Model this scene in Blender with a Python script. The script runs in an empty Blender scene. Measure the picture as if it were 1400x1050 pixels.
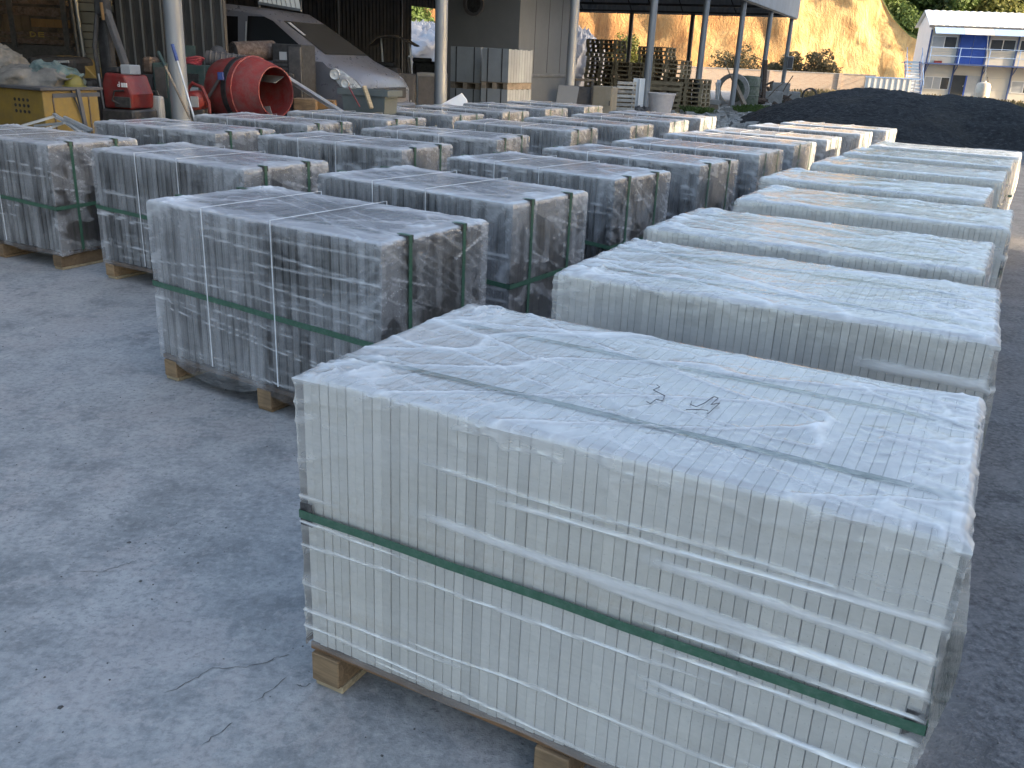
import bpy, bmesh, math, random
import numpy as np
from math import sin, cos, pi, radians
from mathutils import Matrix, Vector
random.seed(7)
SC = bpy.context.scene
COL = SC.collection
# ------------------------------------------------------------------ camera, sky, sun, exposure
CF, CPITCH, CROLL, CH = 1213.5, radians(20.22), radians(2.674), 1.6
_f = Vector((0, cos(CPITCH), -sin(CPITCH))); _r = Vector((1, 0, 0)); _u = Vector((0, sin(CPITCH), cos(CPITCH)))
_r2 = cos(CROLL) * _r + sin(CROLL) * _u
_u2 = -sin(CROLL) * _r + cos(CROLL) * _u
cd = bpy.data.cameras.new('camera'); cam = bpy.data.objects.new('camera', cd); COL.objects.link(cam)
M = Matrix((_r2, _u2, -_f)).transposed().to_4x4(); M.translation = (0, 0, CH)
cam.matrix_world = M
cd.sensor_width = 36; cd.lens = 36 * CF / 1400; cd.clip_start = 0.05; cd.clip_end = 2000
SC.camera = cam
SUN_DIR = Vector((0.93, -0.33, 0.225)).normalized()
sun_el = math.asin(SUN_DIR.z); sun_az = math.atan2(SUN_DIR.x, SUN_DIR.y)
w = bpy.data.worlds.new('World'); SC.world = w; w.use_nodes = True
nt = w.node_tree; nt.nodes.clear()
sky = nt.nodes.new('ShaderNodeTexSky'); sky.sky_type = 'NISHITA'; sky.sun_disc = False
sky.sun_elevation = sun_el; sky.sun_rotation = sun_az; sky.air_density = 1.0; sky.dust_density = 4.0; sky.ozone_density = 0.8
bg = nt.nodes.new('ShaderNodeBackground'); bg.inputs[1].default_value = 0.12
wo = nt.nodes.new('ShaderNodeOutputWorld')
nt.links.new(sky.outputs[0], bg.inputs[0]); nt.links.new(bg.outputs[0], wo.inputs[0])
sd = bpy.data.lights.new('sun', 'SUN'); sd.energy = 2.3; sd.angle = radians(0.53); sd.color = (1.0, 0.80, 0.56)
so = bpy.data.objects.new('sun', sd); COL.objects.link(so); so.location = (60, -10, 40)
so.rotation_euler = SUN_DIR.to_track_quat('Z', 'Y').to_euler()
SC.view_settings.view_transform = 'Standard'; SC.view_settings.look = 'None'
SC.view_settings.gamma = 1; SC.view_settings.use_curve_mapping = False
SC.view_settings.exposure = 2.66
SC.render.engine = 'CYCLES'
SC.cycles.max_bounces = 6; SC.cycles.diffuse_bounces = 3; SC.cycles.glossy_bounces = 2; SC.cycles.transmission_bounces = 2; SC.cycles.transparent_max_bounces = 10

# ------------------------------------------------------------------ helpers: pixels of the photograph to places
def at(px, py, Y):
    d = _f + _r2 * ((px - 700) / CF) - _u2 * ((py - 525) / CF)
    t = Y / d.y
    return Vector((0, 0, CH)) + d * t
def X(px, Y, z=0.0):
    zz = z - CH
    dep = Y * cos(CPITCH) - zz * sin(CPITCH)
    return ((px - 700) * dep / CF - sin(CROLL) * (Y * sin(CPITCH) + zz * cos(CPITCH))) / cos(CROLL)
def Zat(px, py, Y): return at(px, py, Y).z

# ------------------------------------------------------------------ helpers: objects
def empty(name, loc=(0, 0, 0), rz=0.0):
    o = bpy.data.objects.new(name, None); COL.objects.link(o); o.location = loc; o.rotation_euler = (0, 0, rz)
    o.empty_display_size = 0.1
    return o
def tag(o, label=None, cat=None, group=None, kind=None):
    if label: o['label'] = label
    if cat: o['category'] = cat
    if group: o['group'] = group
    if kind: o['kind'] = kind
    return o
def thing(name, label, cat, loc=(0, 0, 0), rz=0.0, group=None):
    return tag(empty(name, loc, rz), label, cat, group)
def copy_tree(o, parent=None):
    c = o.copy(); COL.objects.link(c)
    if parent is not None: c.parent = parent
    for ch in list(o.children): copy_tree(ch, c)
    return c

class MB:
    def __init__(s): s.v = []; s.f = []
    def add(s, vs, fs, m=None):
        b = len(s.v)
        for p in vs:
            p = Vector(p)
            s.v.append(m @ p if m is not None else p)
        for f in fs: s.f.append([b + i for i in f])
        return s
    def box(s, c, d, rot=None):
        x, y, z = d[0] / 2, d[1] / 2, d[2] / 2
        vs = [Vector((i, j, k)) for i in (-x, x) for j in (-y, y) for k in (-z, z)]
        m = Matrix.Translation(c)
        if rot is not None: m = m @ rot.to_4x4()
        return s.add(vs, [(0, 1, 3, 2), (4, 6, 7, 5), (0, 4, 5, 1), (2, 3, 7, 6), (0, 2, 6, 4), (1, 5, 7, 3)], m)
    def bx(s, x0, x1, y0, y1, z0, z1): return s.box(((x0 + x1) / 2, (y0 + y1) / 2, (z0 + z1) / 2), (abs(x1 - x0), abs(y1 - y0), abs(z1 - z0)))
    def bar(s, a, b, wd, th, up=(0, 0, 1)):
        a, b = Vector(a), Vector(b); d = b - a; L = d.length; d.normalize()
        up = Vector(up)
        if abs(d.dot(up)) > 0.98: up = Vector((0, 1, 0))
        y = up.cross(d).normalized(); z = d.cross(y)
        return s.box((a + b) / 2, (L, wd, th), Matrix((d, y, z)).transposed())
    def tube(s, pts, r, n=8, caps=True):
        pts = [Vector(p) for p in pts]; rs = r if isinstance(r, (list, tuple)) else [r] * len(pts)
        b0 = len(s.v); ref = None
        for i, p in enumerate(pts):
            t = (pts[min(i + 1, len(pts) - 1)] - pts[max(i - 1, 0)]).normalized()
            if ref is None: ref = Vector((0, 0, 1)) if abs(t.z) < 0.9 else Vector((1, 0, 0))
            a = (ref - t * ref.dot(t)).normalized(); ref = a; b = t.cross(a)
            for k in range(n):
                th = 2 * pi * k / n
                s.v.append(p + (a * cos(th) + b * sin(th)) * rs[i])
        for i in range(len(pts) - 1):
            for k in range(n):
                k2 = (k + 1) % n
                s.f.append([b0 + i * n + k, b0 + i * n + k2, b0 + (i + 1) * n + k2, b0 + (i + 1) * n + k])
        if caps:
            s.f.append([b0 + k for k in range(n)][::-1]); s.f.append([b0 + (len(pts) - 1) * n + k for k in range(n)])
        return s
    def lathe(s, prof, n=24, m=None, close=False):
        b0 = len(s.v); vs = []; fs = []
        for (r, z) in prof:
            for k in range(n):
                th = 2 * pi * k / n; vs.append(Vector((r * cos(th), r * sin(th), z)))
        for i in range(len(prof) - 1):
            for k in range(n):
                k2 = (k + 1) % n; fs.append((i * n + k, i * n + k2, (i + 1) * n + k2, (i + 1) * n + k))
        if close:
            fs.append(tuple(range(n))[::-1]); fs.append(tuple((len(prof) - 1) * n + k for k in range(n)))
        return s.add(vs, fs, m)
    def poly(s, pts, th, m=None):
        """flat polygon in local xy thickened along z"""
        n = len(pts)
        vs = [(p[0], p[1], 0) for p in pts] + [(p[0], p[1], th) for p in pts]
        fs = [tuple(range(n))[::-1], tuple(range(n, 2 * n))] + [(i, (i + 1) % n, n + (i + 1) % n, n + i) for i in range(n)]
        return s.add(vs, fs, m)
    def build(s, name, mat, parent=None, smooth=False, bevel=0.0, seg=1):
        me = bpy.data.meshes.new(name)
        me.from_pydata([tuple(v) for v in s.v], [], s.f)
        bm = bmesh.new(); bm.from_mesh(me)
        bmesh.ops.recalc_face_normals(bm, faces=bm.faces)
        if bevel > 0:
            bmesh.ops.bevel(bm, geom=[e for e in bm.edges if len(e.link_faces) == 2 and e.calc_face_angle(0) > 0.6], offset=bevel, segments=seg, affect='EDGES', profile=0.5)
        bm.to_mesh(me); bm.free()
        if smooth:
            for p in me.polygons: p.use_smooth = True
            try: me.set_sharp_from_angle(angle=radians(40))
            except Exception: pass
        me.materials.append(mat)
        o = bpy.data.objects.new(name, me); COL.objects.link(o)
        if parent is not None: o.parent = parent
        return o
def np_mesh(name, V, Q, mat, parent=None, attrs=None, smooth=True):
    me = bpy.data.meshes.new(name)
    nv, nf, k = len(V), len(Q), Q.shape[1]
    me.vertices.add(nv); me.vertices.foreach_set('co', np.ascontiguousarray(V, dtype=np.float32).ravel())
    me.loops.add(nf * k); me.loops.foreach_set('vertex_index', np.ascontiguousarray(Q, dtype=np.int32).ravel())
    me.polygons.add(nf); me.polygons.foreach_set('loop_start', np.arange(nf, dtype=np.int32) * k)
    me.polygons.foreach_set('use_smooth', np.full(nf, smooth))
    if attrs:
        for an, av in attrs.items():
            a = me.attributes.new(an, 'FLOAT', 'POINT'); a.data.foreach_set('value', np.ascontiguousarray(av, dtype=np.float32))
    me.update(); me.validate()
    me.materials.append(mat)
    o = bpy.data.objects.new(name, me); COL.objects.link(o)
    if parent is not None: o.parent = parent
    return o
def inst(me, name, parent, loc=(0, 0, 0), rz=0.0, scale=(1, 1, 1)):
    o = bpy.data.objects.new(name, me); COL.objects.link(o); o.parent = parent
    o.location = loc; o.rotation_euler = (0, 0, rz); o.scale = scale
    return o

# ------------------------------------------------------------------ numpy noise
def _h(ix, iy, seed):
    s = np.sin(ix * 127.1 + iy * 311.7 + seed * 74.7) * 43758.5453
    return s - np.floor(s)
def vn(x, y, seed=0):
    ix, iy = np.floor(x), np.floor(y); fx, fy = x - ix, y - iy
    fx = fx * fx * (3 - 2 * fx); fy = fy * fy * (3 - 2 * fy)
    a = _h(ix, iy, seed); b = _h(ix + 1, iy, seed); c = _h(ix, iy + 1, seed); d = _h(ix + 1, iy + 1, seed)
    return (a * (1 - fx) + b * fx) * (1 - fy) + (c * (1 - fx) + d * fx) * fy
def fbm(x, y, seed=0, o=4):
    t = 0; a = 0.5
    for k in range(o): t = t + a * vn(x, y, seed + k * 3.1); x = x * 2.03; y = y * 2.03; a *= 0.5
    return t / (1 - 0.5 ** o)
def ridge(x, y, seed=0, p=6): return (1 - np.abs(2 * vn(x, y, seed) - 1)) ** p
def sstep(a, b, x):
    t = np.clip((x - a) / (b - a), 0, 1); return t * t * (3 - 2 * t)

# ------------------------------------------------------------------ materials
def newmat(name):
    m = bpy.data.materials.new(name); m.use_nodes = True
    nt = m.node_tree; nt.nodes.clear()
    out = nt.nodes.new('ShaderNodeOutputMaterial')
    return m, nt, out
class NB:
    """tiny node builder"""
    def __init__(s, nt): s.nt = nt; s.tc = None
    def n(s, t, **k):
        nd = s.nt.nodes.new(t)
        for a, v in k.items(): setattr(nd, a, v)
        return nd
    def l(s, a, b): s.nt.links.new(a, b)
    def co(s, scale=(1, 1, 1), rot=(0, 0, 0), kind='Object'):
        if s.tc is None: s.tc = s.n('ShaderNodeTexCoord')
        mp = s.n('ShaderNodeMapping'); mp.inputs['Scale'].default_value = scale; mp.inputs['Rotation'].default_value = rot
        s.l(s.tc.outputs[kind], mp.inputs[0]); return mp.outputs[0]
    def noise(s, vec, scale, detail=4, rough=0.55, dist=0.0):
        t = s.n('ShaderNodeTexNoise'); t.inputs['Scale'].default_value = scale; t.inputs['Detail'].default_value = detail
        t.inputs['Roughness'].default_value = rough; t.inputs['Distortion'].default_value = dist
        s.l(vec, t.inputs['Vector']); return t.outputs['Fac']
    def voro(s, vec, scale, feature='F1', out='Distance'):
        t = s.n('ShaderNodeTexVoronoi'); t.feature = feature; t.inputs['Scale'].default_value = scale
        s.l(vec, t.inputs['Vector']); return t.outputs[out]
    def ramp(s, fac, stops):
        r = s.n('ShaderNodeValToRGB'); e = r.color_ramp.elements
        while len(e) < len(stops): e.new(0.5)
        for i, (p, c) in enumerate(stops):
            e[i].position = p; e[i].color = (c, c, c, 1) if isinstance(c, (int, float)) else (*c, 1)
        s.l(fac, r.inputs[0]); return r.outputs[0]
    def mix(s, fac, a, b, mode='MIX'):
        m = s.n('ShaderNodeMix'); m.data_type = 'RGBA'; m.blend_type = mode
        for sock, v in ((m.inputs[0], fac), (m.inputs[6], a), (m.inputs[7], b)):
            if isinstance(v, (int, float)): sock.default_value = v
            elif isinstance(v, tuple): sock.default_value = (*v, 1)
            else: s.l(v, sock)
        return m.outputs[2]
    def math(s, op, a, b=None, clamp=False):
        m = s.n('ShaderNodeMath'); m.operation = op; m.use_clamp = clamp
        for i, v in enumerate((a, b)):
            if v is None: continue
            if isinstance(v, (int, float)): m.inputs[i].default_value = v
            else: s.l(v, m.inputs[i])
        return m.outputs[0]
    def bump(s, h, strength=0.3, dist=0.01):
        b = s.n('ShaderNodeBump'); b.inputs['Strength'].default_value = strength; b.inputs['Distance'].default_value = dist
        s.l(h, b.inputs['Height']); return b.outputs[0]
    def attr(s, name):
        a = s.n('ShaderNodeAttribute'); a.attribute_name = name; return a.outputs['Fac']
    def rnd(s): return s.n('ShaderNodeObjectInfo').outputs['Random']
    def bsdf(s, col, rough=0.7, metal=0.0, normal=None, spec=0.5):
        p = s.n('ShaderNodeBsdfPrincipled')
        for sock, v in (('Base Color', col), ('Roughness', rough), ('Metallic', metal)):
            if isinstance(v, (int, float)): p.inputs[sock].default_value = v
            elif isinstance(v, tuple): p.inputs[sock].default_value = (*v, 1)
            else: s.l(v, p.inputs[sock])
        p.inputs['Specular IOR Level'].default_value = spec
        if normal is not None: s.l(normal, p.inputs['Normal'])
        return p.outputs[0]
def mat(name, col, rough=0.6, metal=0.0, var=0.25, scale=6.0, dust=0.0, dustcol=(0.35, 0.33, 0.31), bump=0.15, stretch=(1, 1, 1), rnd=0.0, spec=0.5):
    """painted / plain surface with uneven colour, dust and fine relief"""
    m, nt, out = newmat(name); b = NB(nt)
    c = b.co(stretch)
    n1 = b.noise(c, scale, 6, 0.6); n2 = b.noise(c, scale * 7, 4, 0.6)
    lo = tuple(x * (1 - var) for x in col); hi = tuple(min(1, x * (1 + var)) for x in col)
    cc = b.ramp(n1, [(0.3, lo), (0.7, hi)])
    if rnd:
        k = b.math('ADD', b.math('MULTIPLY', b.rnd(), 2 * rnd), 1 - rnd)
        vm = b.n('ShaderNodeVectorMath'); vm.operation = 'SCALE'; b.l(cc, vm.inputs[0]); b.l(k, vm.inputs['Scale']); cc = vm.outputs[0]
    if dust:
        d = b.ramp(b.noise(c, scale * 2.3, 7, 0.7), [(0.5 - dust * 0.4, 0.0), (0.75 - dust * 0.2, 1.0)])
        cc = b.mix(b.math('MULTIPLY', d, min(1, dust * 1.5)), cc, dustcol)
    r = b.math('ADD', b.math('MULTIPLY', n2, 0.2), rough - 0.1)
    nb = b.bump(n2, bump, 0.01) if bump else None
    b.l(b.bsdf(cc, r, metal, nb, spec), out.inputs[0])
    return m
MT = {}
MT['galv'] = mat('galvanised_steel', (0.26, 0.27, 0.28), 0.45, 0.6, 0.18, 3, 0.25, (0.3, 0.29, 0.27), stretch=(1, 1, 0.3))
MT['post'] = mat('post_steel', (0.30, 0.32, 0.345), 0.5, 0.3, 0.2, 2.5, 0.3, (0.28, 0.27, 0.26), stretch=(1, 1, 0.3))
MT['dark_sheet'] = mat('dark_sheet', (0.055, 0.055, 0.058), 0.7, 0, 0.3, 2, 0.2, (0.09, 0.085, 0.08))
MT['roof_in'] = mat('roof_sheet', (0.05, 0.052, 0.055), 0.7, 0, 0.2, 2)
MT['fascia'] = mat('fascia_sheet', (0.38, 0.40, 0.43), 0.5, 0, 0.12, 1.5, 0.2, stretch=(1, 1, 0.3))
MT['corr'] = mat('corrugated_wall', (0.05, 0.05, 0.052), 0.6, 0, 0.3, 3, 0.3, (0.10, 0.095, 0.09), stretch=(1, 1, 0.3))
MT['corr_w'] = mat('corrugated_cream', (0.5, 0.49, 0.43), 0.5, 0, 0.15, 3, 0.2)
MT['yellow'] = mat('yellow_paint', (0.25, 0.165, 0.035), 0.5, 0, 0.15, 4, 0.35, (0.13, 0.10, 0.06))
MT['red'] = mat('red_paint', (0.20, 0.02, 0.02), 0.45, 0, 0.2, 5, 0.3, (0.14, 0.09, 0.08))
MT['mixer_red'] = mat('mixer_red', (0.27, 0.022, 0.022), 0.5, 0, 0.2, 4, 0.42, (0.19, 0.125, 0.115), bump=0.4)
MT['black'] = mat('black_rubber', (0.018, 0.018, 0.02), 0.6, 0, 0.3, 6, 0.25, (0.10, 0.10, 0.10))
MT['dark'] = mat('dark_machine', (0.045, 0.046, 0.05), 0.5, 0, 0.4, 8, 0.4, (0.12, 0.11, 0.10))
MT['teal'] = mat('teal_paint', (0.03, 0.07, 0.068), 0.5, 0, 0.2, 5, 0.35, (0.09, 0.09, 0.085))
MT['mint'] = mat('pale_green_sheet', (0.28, 0.42, 0.37), 0.6, 0, 0.2, 5, 0.2)
MT['hose'] = mat('red_hose', (0.24, 0.03, 0.045), 0.4)
MT['blue'] = mat('blue_grip', (0.03, 0.06, 0.22), 0.4)
MT['brown'] = mat('brown_carpet', (0.065, 0.045, 0.04), 0.95, 0, 0.25, 10, 0.2)
MT['greypipe'] = mat('grey_duct', (0.075, 0.075, 0.082), 0.7, 0, 0.3, 6, 0.3, (0.12, 0.115, 0.11))
MT['cloth'] = mat('dusty_cloth', (0.13, 0.128, 0.12), 0.95, 0, 0.25, 5, 0.2)
MT['cloth_teal'] = mat('teal_cloth', (0.07, 0.12, 0.125), 0.95, 0, 0.25, 5, 0.2)
MT['hat'] = mat('yellow_plastic', (0.13, 0.115, 0.018), 0.5)
MT['alu'] = mat('aluminium', (0.52, 0.54, 0.56), 0.4, 0.5, 0.15, 6, 0.2)
MT['van'] = mat('van_paint', (0.15, 0.155, 0.18), 0.3, 0.3, 0.08, 2, 0.25, (0.12, 0.115, 0.11), bump=0)
MT['glass_dark'] = mat('dark_glass', (0.008, 0.008, 0.009), 0.2, 0, 0.2, 2, 0.1, (0.02, 0.02, 0.02), bump=0.0, spec=0.15)
MT['windscreen'] = mat('dusty_windscreen', (0.03, 0.03, 0.03), 0.2, 0, 0.3, 3, 0.4, (0.06, 0.06, 0.055), bump=0.0)
MT['lamp'] = mat('headlamp', (0.55, 0.57, 0.6), 0.15, 0.3, 0.35, 30, bump=0.0)
MT['trough'] = mat('trough_grey_green', (0.10, 0.12, 0.12), 0.7, 0, 0.15, 3, 0.3, (0.15, 0.15, 0.145))
MT['room'] = mat('machine_room_paint', (0.15, 0.16, 0.17), 0.6, 0, 0.06, 1.2, 0.2, (0.2, 0.2, 0.2), bump=0.03)
MT['white_board'] = mat('white_board', (0.72, 0.75, 0.78), 0.6, 0, 0.06, 4)
MT['stone'] = mat('pale_stone', (0.27, 0.285, 0.295), 0.8, 0, 0.12, 3, rnd=0.12)
MT['cream'] = mat('cream_panel', (0.20, 0.19, 0.155), 0.7, 0, 0.12, 3, 0.2, (0.2, 0.19, 0.17), rnd=0.1)
MT['beige'] = mat('beige_cabinet', (0.26, 0.23, 0.175), 0.6, 0, 0.1, 3, 0.2)
MT['tub'] = mat('grey_plastic_tub', (0.42, 0.40, 0.42), 0.55, 0, 0.12, 5, 0.5, (0.55, 0.53, 0.53))
MT['conc_blk'] = mat('concrete_grey', (0.30, 0.295, 0.285), 0.9, 0, 0.25, 4, bump=0.5)
MT['green_drum'] = mat('dull_green', (0.09, 0.12, 0.08), 0.7, 0, 0.3, 4, 0.3)
MT['rust'] = mat('rusty_scrap', (0.09, 0.06, 0.045), 0.8, 0.1, 0.5, 8, 0.2, bump=0.5)
MT['white_paint'] = mat('white_sandwich_panel', (0.74, 0.74, 0.72), 0.5, 0, 0.04, 1)
MT['cream_wall'] = mat('cream_sandwich_panel', (0.62, 0.585, 0.51), 0.6, 0, 0.06, 1)
MT['house_blue'] = mat('house_blue', (0.03, 0.09, 0.42), 0.45, 0, 0.1, 2)
MT['house_post'] = mat('blue_post', (0.06, 0.10, 0.24), 0.5, 0, 0.15, 2)
MT['awn_blue'] = mat('awning_blue', (0.32, 0.46, 0.72), 0.5, 0, 0.05, 2)
MT['awn_white'] = mat('awning_white', (0.62, 0.64, 0.62), 0.5, 0, 0.05, 2)
MT['pane'] = mat('window_pane', (0.05, 0.055, 0.06), 0.08, 0, 0.2, 1, bump=0)
MT['curtain'] = mat('window_curtain', (0.38, 0.40, 0.42), 0.3, 0, 0.1, 2, bump=0)
MT['tank'] = mat('water_tank', (0.62, 0.55, 0.46), 0.5, 0, 0.08, 3, 0.3, (0.4, 0.3, 0.22))
MT['tarp'] = mat('white_tarpaulin', (0.36, 0.365, 0.40), 0.5, 0, 0.15, 1.2, bump=0.4)
MT['strap'] = mat('green_strap', (0.045, 0.115, 0.075), 0.38, 0, 0.15, 30, 0.12, (0.3, 0.34, 0.33), bump=0.1)
MT['corner'] = mat('black_corner', (0.03, 0.03, 0.033), 0.5, 0, 0.2, 20, 0.2)
MT['cord'] = mat('white_cord', (0.70, 0.72, 0.75), 0.5)
MT['pencil'] = mat('pencil_mark', (0.03, 0.03, 0.04), 0.7, bump=0)
MT['orange_wood'] = mat('orange_board', (0.20, 0.115, 0.045), 0.8, 0, 0.2, 5)
MT['letter'] = mat('yellow_lettering', (0.26, 0.19, 0.05), 0.6, bump=0)
MT['white_letter'] = mat('white_lettering', (0.7, 0.7, 0.7), 0.6, bump=0)

def m_wood(name, col, dark):
    m, nt, out = newmat(name); b = NB(nt)
    c = b.co((2, 14, 14)); g = b.noise(c, 3, 8, 0.65, 1.2); d = b.noise(b.co(), 4, 5, 0.6)
    cc = b.ramp(g, [(0.3, tuple(x * 0.55 for x in col)), (0.55, col), (0.8, tuple(min(1, x * 1.25) for x in col))])
    cc = b.mix(b.ramp(d, [(0.45, 0.0), (0.7, 0.75)]), cc, dark)
    k = b.math('ADD', b.math('MULTIPLY', b.rnd(), 0.5), 0.72)
    vm = b.n('ShaderNodeVectorMath'); vm.operation = 'SCALE'; b.l(cc, vm.inputs[0]); b.l(k, vm.inputs['Scale'])
    b.l(b.bsdf(vm.outputs[0], 0.85, 0, b.bump(g, 0.5, 0.006)), out.inputs[0]); return m
MT['wood'] = m_wood('pallet_wood', (0.29, 0.195, 0.11), (0.11, 0.075, 0.048))
MT['wood_dark'] = m_wood('dark_pallet_wood', (0.20, 0.115, 0.06), (0.08, 0.05, 0.032))
MT['wood_grey'] = m_wood('weathered_wood', (0.30, 0.24, 0.18), (0.12, 0.10, 0.08))
MT['wood_pale'] = m_wood('pale_wood', (0.42, 0.34, 0.22), (0.22, 0.17, 0.11))
MT['wood_white'] = m_wood('whitewashed_wood', (0.50, 0.48, 0.44), (0.3, 0.28, 0.25))

def m_slab(name, col, spot, var, grey):
    m, nt, out = newmat(name); b = NB(nt)
    c = b.co()
    n1 = b.noise(c, 5, 6, 0.6); pit = b.voro(c, 95)
    cc = b.ramp(n1, [(0.3, tuple(x * (1 - var) for x in col)), (0.72, tuple(min(1, x * (1 + var * 0.6)) for x in col))])
    if grey:   # damp streaks running down the sawn edges
        st = b.noise(b.co((60, 60, 3.2)), 1.0, 5, 0.6)
        cc = b.mix(b.ramp(st, [(0.48, 0.0), (0.62, 0.5)]), cc, tuple(x * 0.30 for x in col))
        sp = b.noise(c, 260, 2, 0.5)
        cc = b.mix(b.ramp(sp, [(0.35, 0.35), (0.5, 0.0)]), cc, (0.05, 0.05, 0.055))
    else:
        stn = b.noise(c, 9, 5, 0.6)
        cc = b.mix(b.ramp(stn, [(0.62, 0.0), (0.78, 0.55)]), cc, spot)
        cc = b.mix(b.ramp(pit, [(0.05, 0.75), (0.11, 0.0)]), cc, (0.2, 0.19, 0.17))
    k = b.math('ADD', b.math('MULTIPLY', b.rnd(), 0.24 if not grey else 0.85), 0.86 if not grey else 0.55)
    vm = b.n('ShaderNodeVectorMath'); vm.operation = 'SCALE'; b.l(cc, vm.inputs[0]); b.l(k, vm.inputs['Scale'])
    b.l(b.bsdf(vm.outputs[0], 0.75 if not grey else 0.5, 0, b.bump(n1, 0.25, 0.004)), out.inputs[0]); return m
MT['slab_w'] = m_slab('white_slab', (0.81, 0.77, 0.725), (0.56, 0.45, 0.32), 0.08, False)
MT['slab_g'] = m_slab('grey_slab', (0.33, 0.325, 0.335), (0.1, 0.1, 0.1), 0.25, True)
def m_stackvar(src, name, pitch, lo, hi):
    """same slab for the far, joined stacks: tone changes from slab to slab along the length"""
    m = src.copy(); m.name = name; nt = m.node_tree; b = NB(nt)
    pb = [n for n in nt.nodes if n.type == 'BSDF_PRINCIPLED'][0]; old = pb.inputs['Base Color'].links[0].from_socket
    wn = b.n('ShaderNodeTexWhiteNoise'); wn.noise_dimensions = '1D'
    sx = b.n('ShaderNodeSeparateXYZ'); b.l(b.co(), sx.inputs[0])
    b.l(b.math('FLOOR', b.math('DIVIDE', b.math('ADD', sx.outputs[0], 5.0), pitch)), wn.inputs['W'])
    k = b.math('ADD', b.math('MULTIPLY', wn.outputs['Value'], hi - lo), lo)
    vm = b.n('ShaderNodeVectorMath'); vm.operation = 'SCALE'; b.l(old, vm.inputs[0]); b.l(k, vm.inputs['Scale'])
    b.l(vm.outputs[0], pb.inputs['Base Color']); return m
MT['slab_gs'] = m_stackvar(MT['slab_g'], 'grey_slab_stack', 0.0473, 0.6, 1.5)
MT['slab_ws'] = m_stackvar(MT['slab_w'], 'white_slab_stack', 0.02527, 0.9, 1.08)

def m_film(name, tint, fine, wet):
    m, nt, out = newmat(name); b = NB(nt)
    op = b.attr('op')
    n1 = b.noise(b.co((16, 16, 70), (0.25, 0.1, 0)), 1.0, 2, 0.6, 0.6)
    n2 = b.noise(b.co((70, 90, 30), (0, 0.5, 0.6)), 1.0, 2, 0.6)
    f = b.math('ADD', op, b.math('MULTIPLY', b.math('SUBTRACT', n1, 0.5), fine))
    h = b.math('ADD', n1, b.math('MULTIPLY', n2, 0.35))
    if wet:
        v = b.voro(b.co((62, 62, 62)), 1.0)
        dots = b.math('MULTIPLY', b.ramp(v, [(0.12, 1.0), (0.2, 0.0)]), b.attr('drop'))
        f = b.math('ADD', f, b.math('MULTIPLY', dots, 0.35))
    f = b.math('MAXIMUM', f, 0.02, True)
    nrm = b.bump(h, 0.35, 0.008)
    gl = b.n('ShaderNodeBsdfGlossy'); gl.inputs['Roughness'].default_value = 0.12; gl.inputs['Color'].default_value = (1, 1, 1, 1); b.l(nrm, gl.inputs['Normal'])
    tr = b.n('ShaderNodeBsdfTransparent'); tr.inputs['Color'].default_value = (0.97, 0.975, 0.98, 1)
    lw = b.n('ShaderNodeFresnel'); lw.inputs['IOR'].default_value = 1.5; b.l(nrm, lw.inputs['Normal'])
    m1 = b.n('ShaderNodeMixShader'); b.l(b.math('MULTIPLY', lw.outputs[0], 1.1, True), m1.inputs[0]); b.l(tr.outputs[0], m1.inputs[1]); b.l(gl.outputs[0], m1.inputs[2])
    df = b.n('ShaderNodeBsdfDiffuse'); df.inputs['Color'].default_value = (*tint, 1); b.l(nrm, df.inputs['Normal'])
    pl = b.n('ShaderNodeMixShader'); pl.inputs[0].default_value = 0.12; b.l(df.outputs[0], pl.inputs[1]); b.l(gl.outputs[0], pl.inputs[2])
    m2 = b.n('ShaderNodeMixShader'); b.l(f, m2.inputs[0]); b.l(m1.outputs[0], m2.inputs[1]); b.l(pl.outputs[0], m2.inputs[2])
    b.l(m2.outputs[0], out.inputs[0]); return m
MT['film'] = m_film('stretch_film', (0.74, 0.75, 0.78), 0.22, True)
MT['film_w'] = m_film('stretch_film_white', (0.82, 0.825, 0.83), 0.18, False)

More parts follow.
